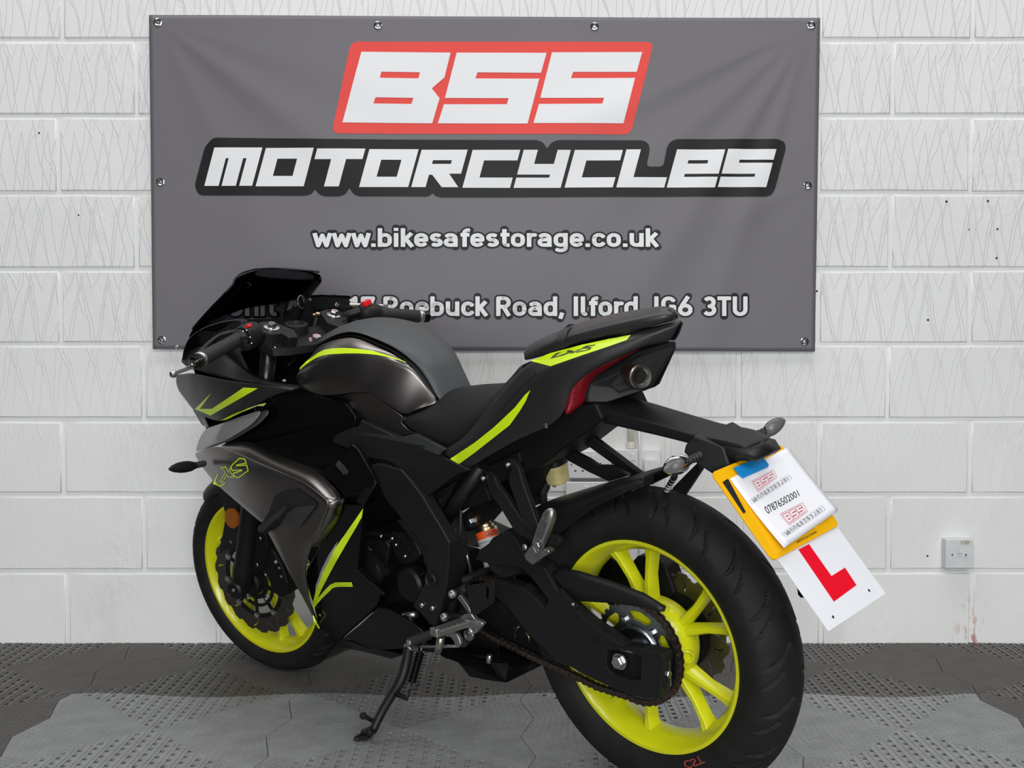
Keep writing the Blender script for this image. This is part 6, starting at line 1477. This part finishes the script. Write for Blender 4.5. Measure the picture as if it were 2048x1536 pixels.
def rounded_sq(c, ax, r, h0, h1, n=24, taper=1.0):
    x, y, d = frame_to(ax); vs = []; 
    for h, s in ((h0, taper), (h1, 1)):
        for k in range(n):
            a = 2 * pi * k / n; ca, sa_ = cos(a), sin(a); vs.append(c + d * h + (x * math.copysign(abs(ca) ** .7, ca) + y * math.copysign(abs(sa_) ** .7, sa_)) * r * s)
    fs = [(k, (k + 1) % n, (k + 1) % n + n, k + n) for k in range(n)] + [tuple(range(n))[::-1], tuple(range(n, 2 * n))]
    return vs, fs
vs, fs = rounded_sq(rc_, ax, .0245, -.023, .017, taper=.9)
fr_ = mesh('brake_fluid_reservoir', vs, fs, M['brakefluid'], BIKE, bevel=.003, label='translucent brake fluid reservoir with black cap')
vs, fs = rounded_sq(rc_, ax, .0262, .017, .029); mesh('reservoir_cap', vs, fs, M['satin'], fr_, bevel=.002)
tube('reservoir_hose', [BP(1100, 960, -.03), BP(1090, 972, -.03), BP(1086, 990, -.03), BP(1090, 1015, -.03)], .0085, M['rubber'], BIKE, n=10, curve=6)
for q in range(12):
    pth = smooth_path([BP(1100, 960, -.03), BP(1090, 972, -.03), BP(1086, 990, -.03), BP(1090, 1015, -.03)], 6); i = 3 + q
    if i < len(pth) - 1: lathe('hose_rib', [(.0088, -.0012), (.0098, 0), (.0088, .0012)], pth[i], pth[i + 1] - pth[i - 1], M['rubber'], BIKE, n=12)
tube('hose_clip', [BP(1107, 966, -.02), BP(1112, 968, -.02), BP(1110, 974, -.02), BP(1105, 972, -.02), BP(1107, 966, -.02)], .0014, M['gloss'], BIKE, n=6)
panel('reservoir_bracket', L_([(1046, 940), (1070, 935), (1092, 928), (1092, 940), (1078, 955), (1060, 950)], -.02), M['matt'], BIKE, depth=.01, bevel=.002)
# ---- rider foot rest, gear change, side stand
tube('footrest_hanger', [BP(*cK([(815, 440)])[0], .155), BP(*cK([(1000, 350)])[0], .15)], .010, M['matt'], BIKE, n=12)
tube('footrest_hanger', [BP(*cK([(710, 720)])[0], .155), BP(*cK([(1000, 760)])[0], .16)], .010, M['matt'], BIKE, n=12)
panel('footrest_strut', L_(cK([(855, 480), (890, 445), (1010, 610), (1035, 680), (1000, 680), (870, 510)]), [.165, .165, .170, .172, .172, .166]), M['alu'], BIKE, depth=.010, bevel=.002)
panel('footrest_strut', L_(cK([(760, 530), (850, 490), (800, 690), (710, 690)]), .150), M['matt'], BIKE, depth=.01, bevel=.003)
for x, y in cK([(815, 430), (712, 725)]): lathe('footrest_bolt', [(.0, 0), (.0095, 0), (.0095, .006), (.008, .0085), (.005, .0085), (.0046, .004), (0, .004)], BP(x, y, .162), (0, 1, 0), M['alu'], BIKE, n=24)
panel('heel_plate', L_(cK([(985, 330), (1270, 280), (1310, 270), (1335, 300), (1330, 530), (1300, 565), (1110, 700), (1050, 720), (1020, 640), (1000, 480)]), [.165, .168, .168, .168, .170, .172, .174, .174, .17, .167]), M['satin'], BIKE, depth=.004, bevel=.001,
      hole=[L_(cK([(1225, 355), (1262, 350), (1258, 500), (1222, 500)]), .169)])
panel('footrest_clevis', L_(cK([(890, 740), (930, 705), (1040, 690), (1080, 760), (1180, 800), (1190, 830), (1100, 940), (1040, 960), (1000, 900), (960, 790)]), [.18, .18, .176, .176, .172, .172, .176, .18, .182, .182]), M['castalu'], BIKE, depth=.012, bevel=.002)
fp0 = BP(*cK([(1000, 800)])[0], .182); fp1 = BP(*cK([(575, 945)])[0], .262); fpd = (fp1 - fp0).normalized()
fx = V((0, 0, 1)) - fpd * fpd.z; fx.normalize(); fy_ = fpd.cross(fx); FL = (fp1 - fp0).length
vs, fs = [], []
R3 = Matrix((fpd, fy_, fx)).transposed()
box_geo(vs, fs, fp0 + fpd * FL * .52, FL * .94, .024, .013, R3)
ft = mesh('rider_footrest', vs, fs, M['castalu'], BIKE, bevel=.003, label='cast aluminium left rider foot peg')
for q in range(11):
    vs, fs = [], []; box_geo(vs, fs, fp0 + fpd * FL * (.16 + .068 * q) + fx * .008, FL * .036, .022, .005, R3); mesh('grip_ridge', vs, fs, M['alu'], ft)
vs, fs = [], []; box_geo(vs, fs, fp0 + fpd * FL * .98 + fx * .003, .012, .026, .018, R3); mesh('footrest_tip', vs, fs, M['castalu'], ft, bevel=.003)
tube('hero_blob', [BP(*cK([(655, 985)])[0], .25), BP(*cK([(640, 1060)])[0], .25), BP(*cK([(612, 1170)])[0], .25)], [.007, .0085, .0075], mat('nickel_peg', (.55, .50, .44), .3, metal=1), BIKE, n=16)
bolt('footrest_pin', BP(*cK([(1045, 910)])[0], .188), (0, 1, 0), .007, .008, BIKE, M['chrome'], hexa=False)
lathe('return_spring', [(.010, 0), (.012, .003), (.010, .006), (.012, .009), (.006, .012)], BP(*cK([(1035, 950)])[0], .17), (0, 1, 0), M['zinc'], BIKE, n=18)
# gear lever with rubber sleeve
gl1 = BP(*cK([(240, 1060)])[0], .262); gl0 = BP(*cK([(530, 950)])[0], .200); gdv = (gl1 - gl0).normalized()
prof = [(.0055, -.03), (.0055, .0)]
LL = (gl1 - gl0).length
for q in range(14): prof += [(.0085, LL * (.08 + .06 * q)), (.0100, LL * (.10 + .06 * q)), (.0100, LL * (.125 + .06 * q)), (.0085, LL * (.138 + .06 * q))]
lathe('gear_lever_rubber', prof + [(.0105, LL * .94), (.0105, LL * .97), (.007, LL * .98), (0, LL * .98)], gl0, gdv, M['rubber'], BIKE, n=20)
lathe('gear_lever_end', [(.0068, -.002), (.0068, .002), (.005, .0035), (0, .0035)], gl0 + gdv * LL * .98, gdv, M['alu'], BIKE, n=20)
panel('gear_lever', L_(cK([(700, 940), (780, 930), (850, 950), (880, 1000), (905, 1080), (870, 1130), (840, 1120), (810, 1040), (770, 985), (700, 985)]), .19), M['castalu'], BIKE, depth=.010, bevel=.002)
lathe('gear_pivot', [(.010, -.02), (.010, .0), (0, .0)], BP(*cK([(930, 1060)])[0], .175), (-.3, 1, 0), M['rubber'], BIKE, n=18)
tube('gear_rod', [BP(*cK([(870, 1100)])[0], .185), BP(*cK([(620, 1110)])[0], .18), BP(*cK([(400, 1110)])[0], .15)], .0035, M['castalu'], BIKE, n=8)
# exhaust pipe joint seen over the belly pan
tube('header_clamp', [BP(*cS([(745, 268)])[0], .13), BP(*cS([(860, 262)])[0], .12)], [.0065, .0075], M['castalu'], BIKE, n=14)
bolt('header_bolt', BP(*cS([(745, 268)])[0], .131), (.5, 1, 0), .0062, .004, BIKE, M['chrome'], hexa=False, socket=True)
# belly pan: forward scoop and rear box
bp1 = panel('belly_pan', L_(cS([(520, 195), (600, 205), (760, 290), (900, 400), (930, 440), (900, 540), (750, 570), (560, 580), (450, 580), (410, 555), (290, 500), (180, 490), (330, 370)]), [.142, .142, .140, .136, .134, .120, .112, .108, .106, .106, .108, .112, .13]), M['gloss'], BIKE, depth=.03, bevel=.004)
panel('belly_pan_keel', L_(cS([(60, 640), (180, 480), (300, 500), (420, 560), (620, 590), (760, 620), (640, 660), (400, 600), (160, 550), (0, 690)]), [.10, .112, .108, .105, .104, .10, .09, .09, .09, .09]), M['gloss'], BIKE, depth=.16, bevel=.004)
panel('belly_pan', L_(cS([(930, 500), (1100, 545), (1300, 610), (1480, 640), (1560, 680), (1990, 690), (1985, 710), (1660, 870), (1500, 850), (1330, 815), (1230, 690), (1090, 640)]), [.12, .12, .122, .122, .118, .06, .06, .100, .106, .110, .116, .12]), M['gloss'], BIKE, depth=.05, bevel=.003, label='rear end of the gloss black belly pan')
panel('belly_pan', L_(cS([(1560, 690), (1990, 690), (1700, 830), (1660, 860)]), [.112, .0, .06, .098]), M['matt'], BIKE, inward=(.02, 0, 0), bevel=.002)
tube('belly_bracket', [BP(*cS([(1510, 620)])[0], .122), BP(*cS([(1505, 690)])[0], .122)], .006, M['chrome'], BIKE, n=12)
panel('sump', L_([(760, 1215), (930, 1230), (1000, 1290), (980, 1320), (800, 1300), (720, 1280)], .08), M['engine'], BIKE, depth=.16, bevel=.01)
panel('linkage', L_([(900, 1190), (1000, 1210), (1090, 1290), (1080, 1330), (1000, 1330), (920, 1270)], .05), M['matt'], BIKE, depth=.10, bevel=.01)
tube('linkage_spring', smooth_path([BP(*cK([(1570, 890)])[0], .05), BP(*cK([(1650, 850)])[0], .05), BP(*cK([(1600, 930)])[0], .05), BP(*cK([(1600, 1010)])[0], .05)], 4), .0022, M['brass'], BIKE, n=6)
tube('linkage_spring', smooth_path([BP(*cK([(1740, 930)])[0], .05), BP(*cK([(1780, 990)])[0], .05), BP(*cK([(1775, 1060)])[0], .05)], 4), .0022, M['brass'], BIKE, n=6)
# side stand down to the floor
gz = lambda px, py: (lambda d: CAMP + d * ((0.006 - CAM_H) / d.z))(ray(px, py))
foot_w = gz(735, 1478); iB = B_M.inverted(); foot = iB @ foot_w
s0 = BP(*cS([(790, 560)])[0], .125); 
def at_depth(px, py, ref0, ref1, t): return BP(px, py, ref0 + (ref1 - ref0) * t)
ft_lat = foot.y
spine = [BP(*cS([(790, 565)])[0], .125), BP(*cS([(770, 690)])[0], .142), BP(*cS([(720, 850)])[0], .165), BP(*cS([(620, 1010)])[0], .190), BP(*cS([(540, 1150)])[0], .212), BP(*cS([(475, 1290)])[0], ft_lat - .005)]
stand = tube('side_stand', spine, [.0115, .0125, .0115, .0105, .0100, .0095], M['satin'], BIKE, n=16, curve=5, label='black side stand leg')
lathe('stand_pivot', [(.013, -.018), (.013, .004), (.008, .008), (0, .008)], spine[0], (0, 1, 0), M['castalu'], BIKE, n=20)
fpts = []
foot_px = [(295, 1390), (330, 1362), (400, 1335), (450, 1318), (478, 1330), (470, 1352), (440, 1375), (340, 1392)]
fo = [iB @ gz(*cS([p])[0]) for p in foot_px]
upb = iB.to_3x3() @ V((0, 0, 1))
prism('stand_foot', fo, upb * .008, M['satin'], BIKE, bevel=.002)
tube('stand_ankle', [spine[-1], sum(fo, V()) / len(fo) + upb * .008], [.0095, .012], M['satin'], BIKE, n=14)
tang0 = BP(*cS([(478, 1212)])[0], .218); tang1 = BP(*cS([(385, 1165)])[0], .250)
tube('stand_tang', [tang0, tang1], .0052, M['satin'], BIKE, n=12)
lathe('stand_tang_ball', [(0, -.0085), (.006, -.006), (.0085, 0), (.006, .006), (0, .0085)], tang1, tang1 - tang0, M['satin'], BIKE, n=16)
tube('spring_hook', [BP(*cS([(660, 960)])[0], .182), BP(*cS([(770, 1010)])[0], .180), BP(*cS([(800, 930)])[0], .17)], [.007, .006, .003], M['satin'], BIKE, n=10)
sp0 = BP(*cS([(895, 600)])[0], .12); sp1 = BP(*cS([(820, 870)])[0], .155); sd_ = sp1 - sp0; x, y, d = frame_to(sd_); coil = []
for q in range(17 * 10 + 1):
    a = 2 * pi * q / 10; coil.append(sp0 + sd_ * (q / 170) + (x * cos(a) + y * sin(a)) * .0085)
tube('stand_spring', coil, .0019, M['gloss'], BIKE, n=6)
tube('spring_end', [sp1, sp1 + sd_.normalized() * .018, BP(*cS([(890, 880)])[0], .15)], .002, M['gloss'], BIKE, n=6)
tube('spring_end', [sp0, sp0 - sd_.normalized() * .015], .002, M['zinc'], BIKE, n=6)
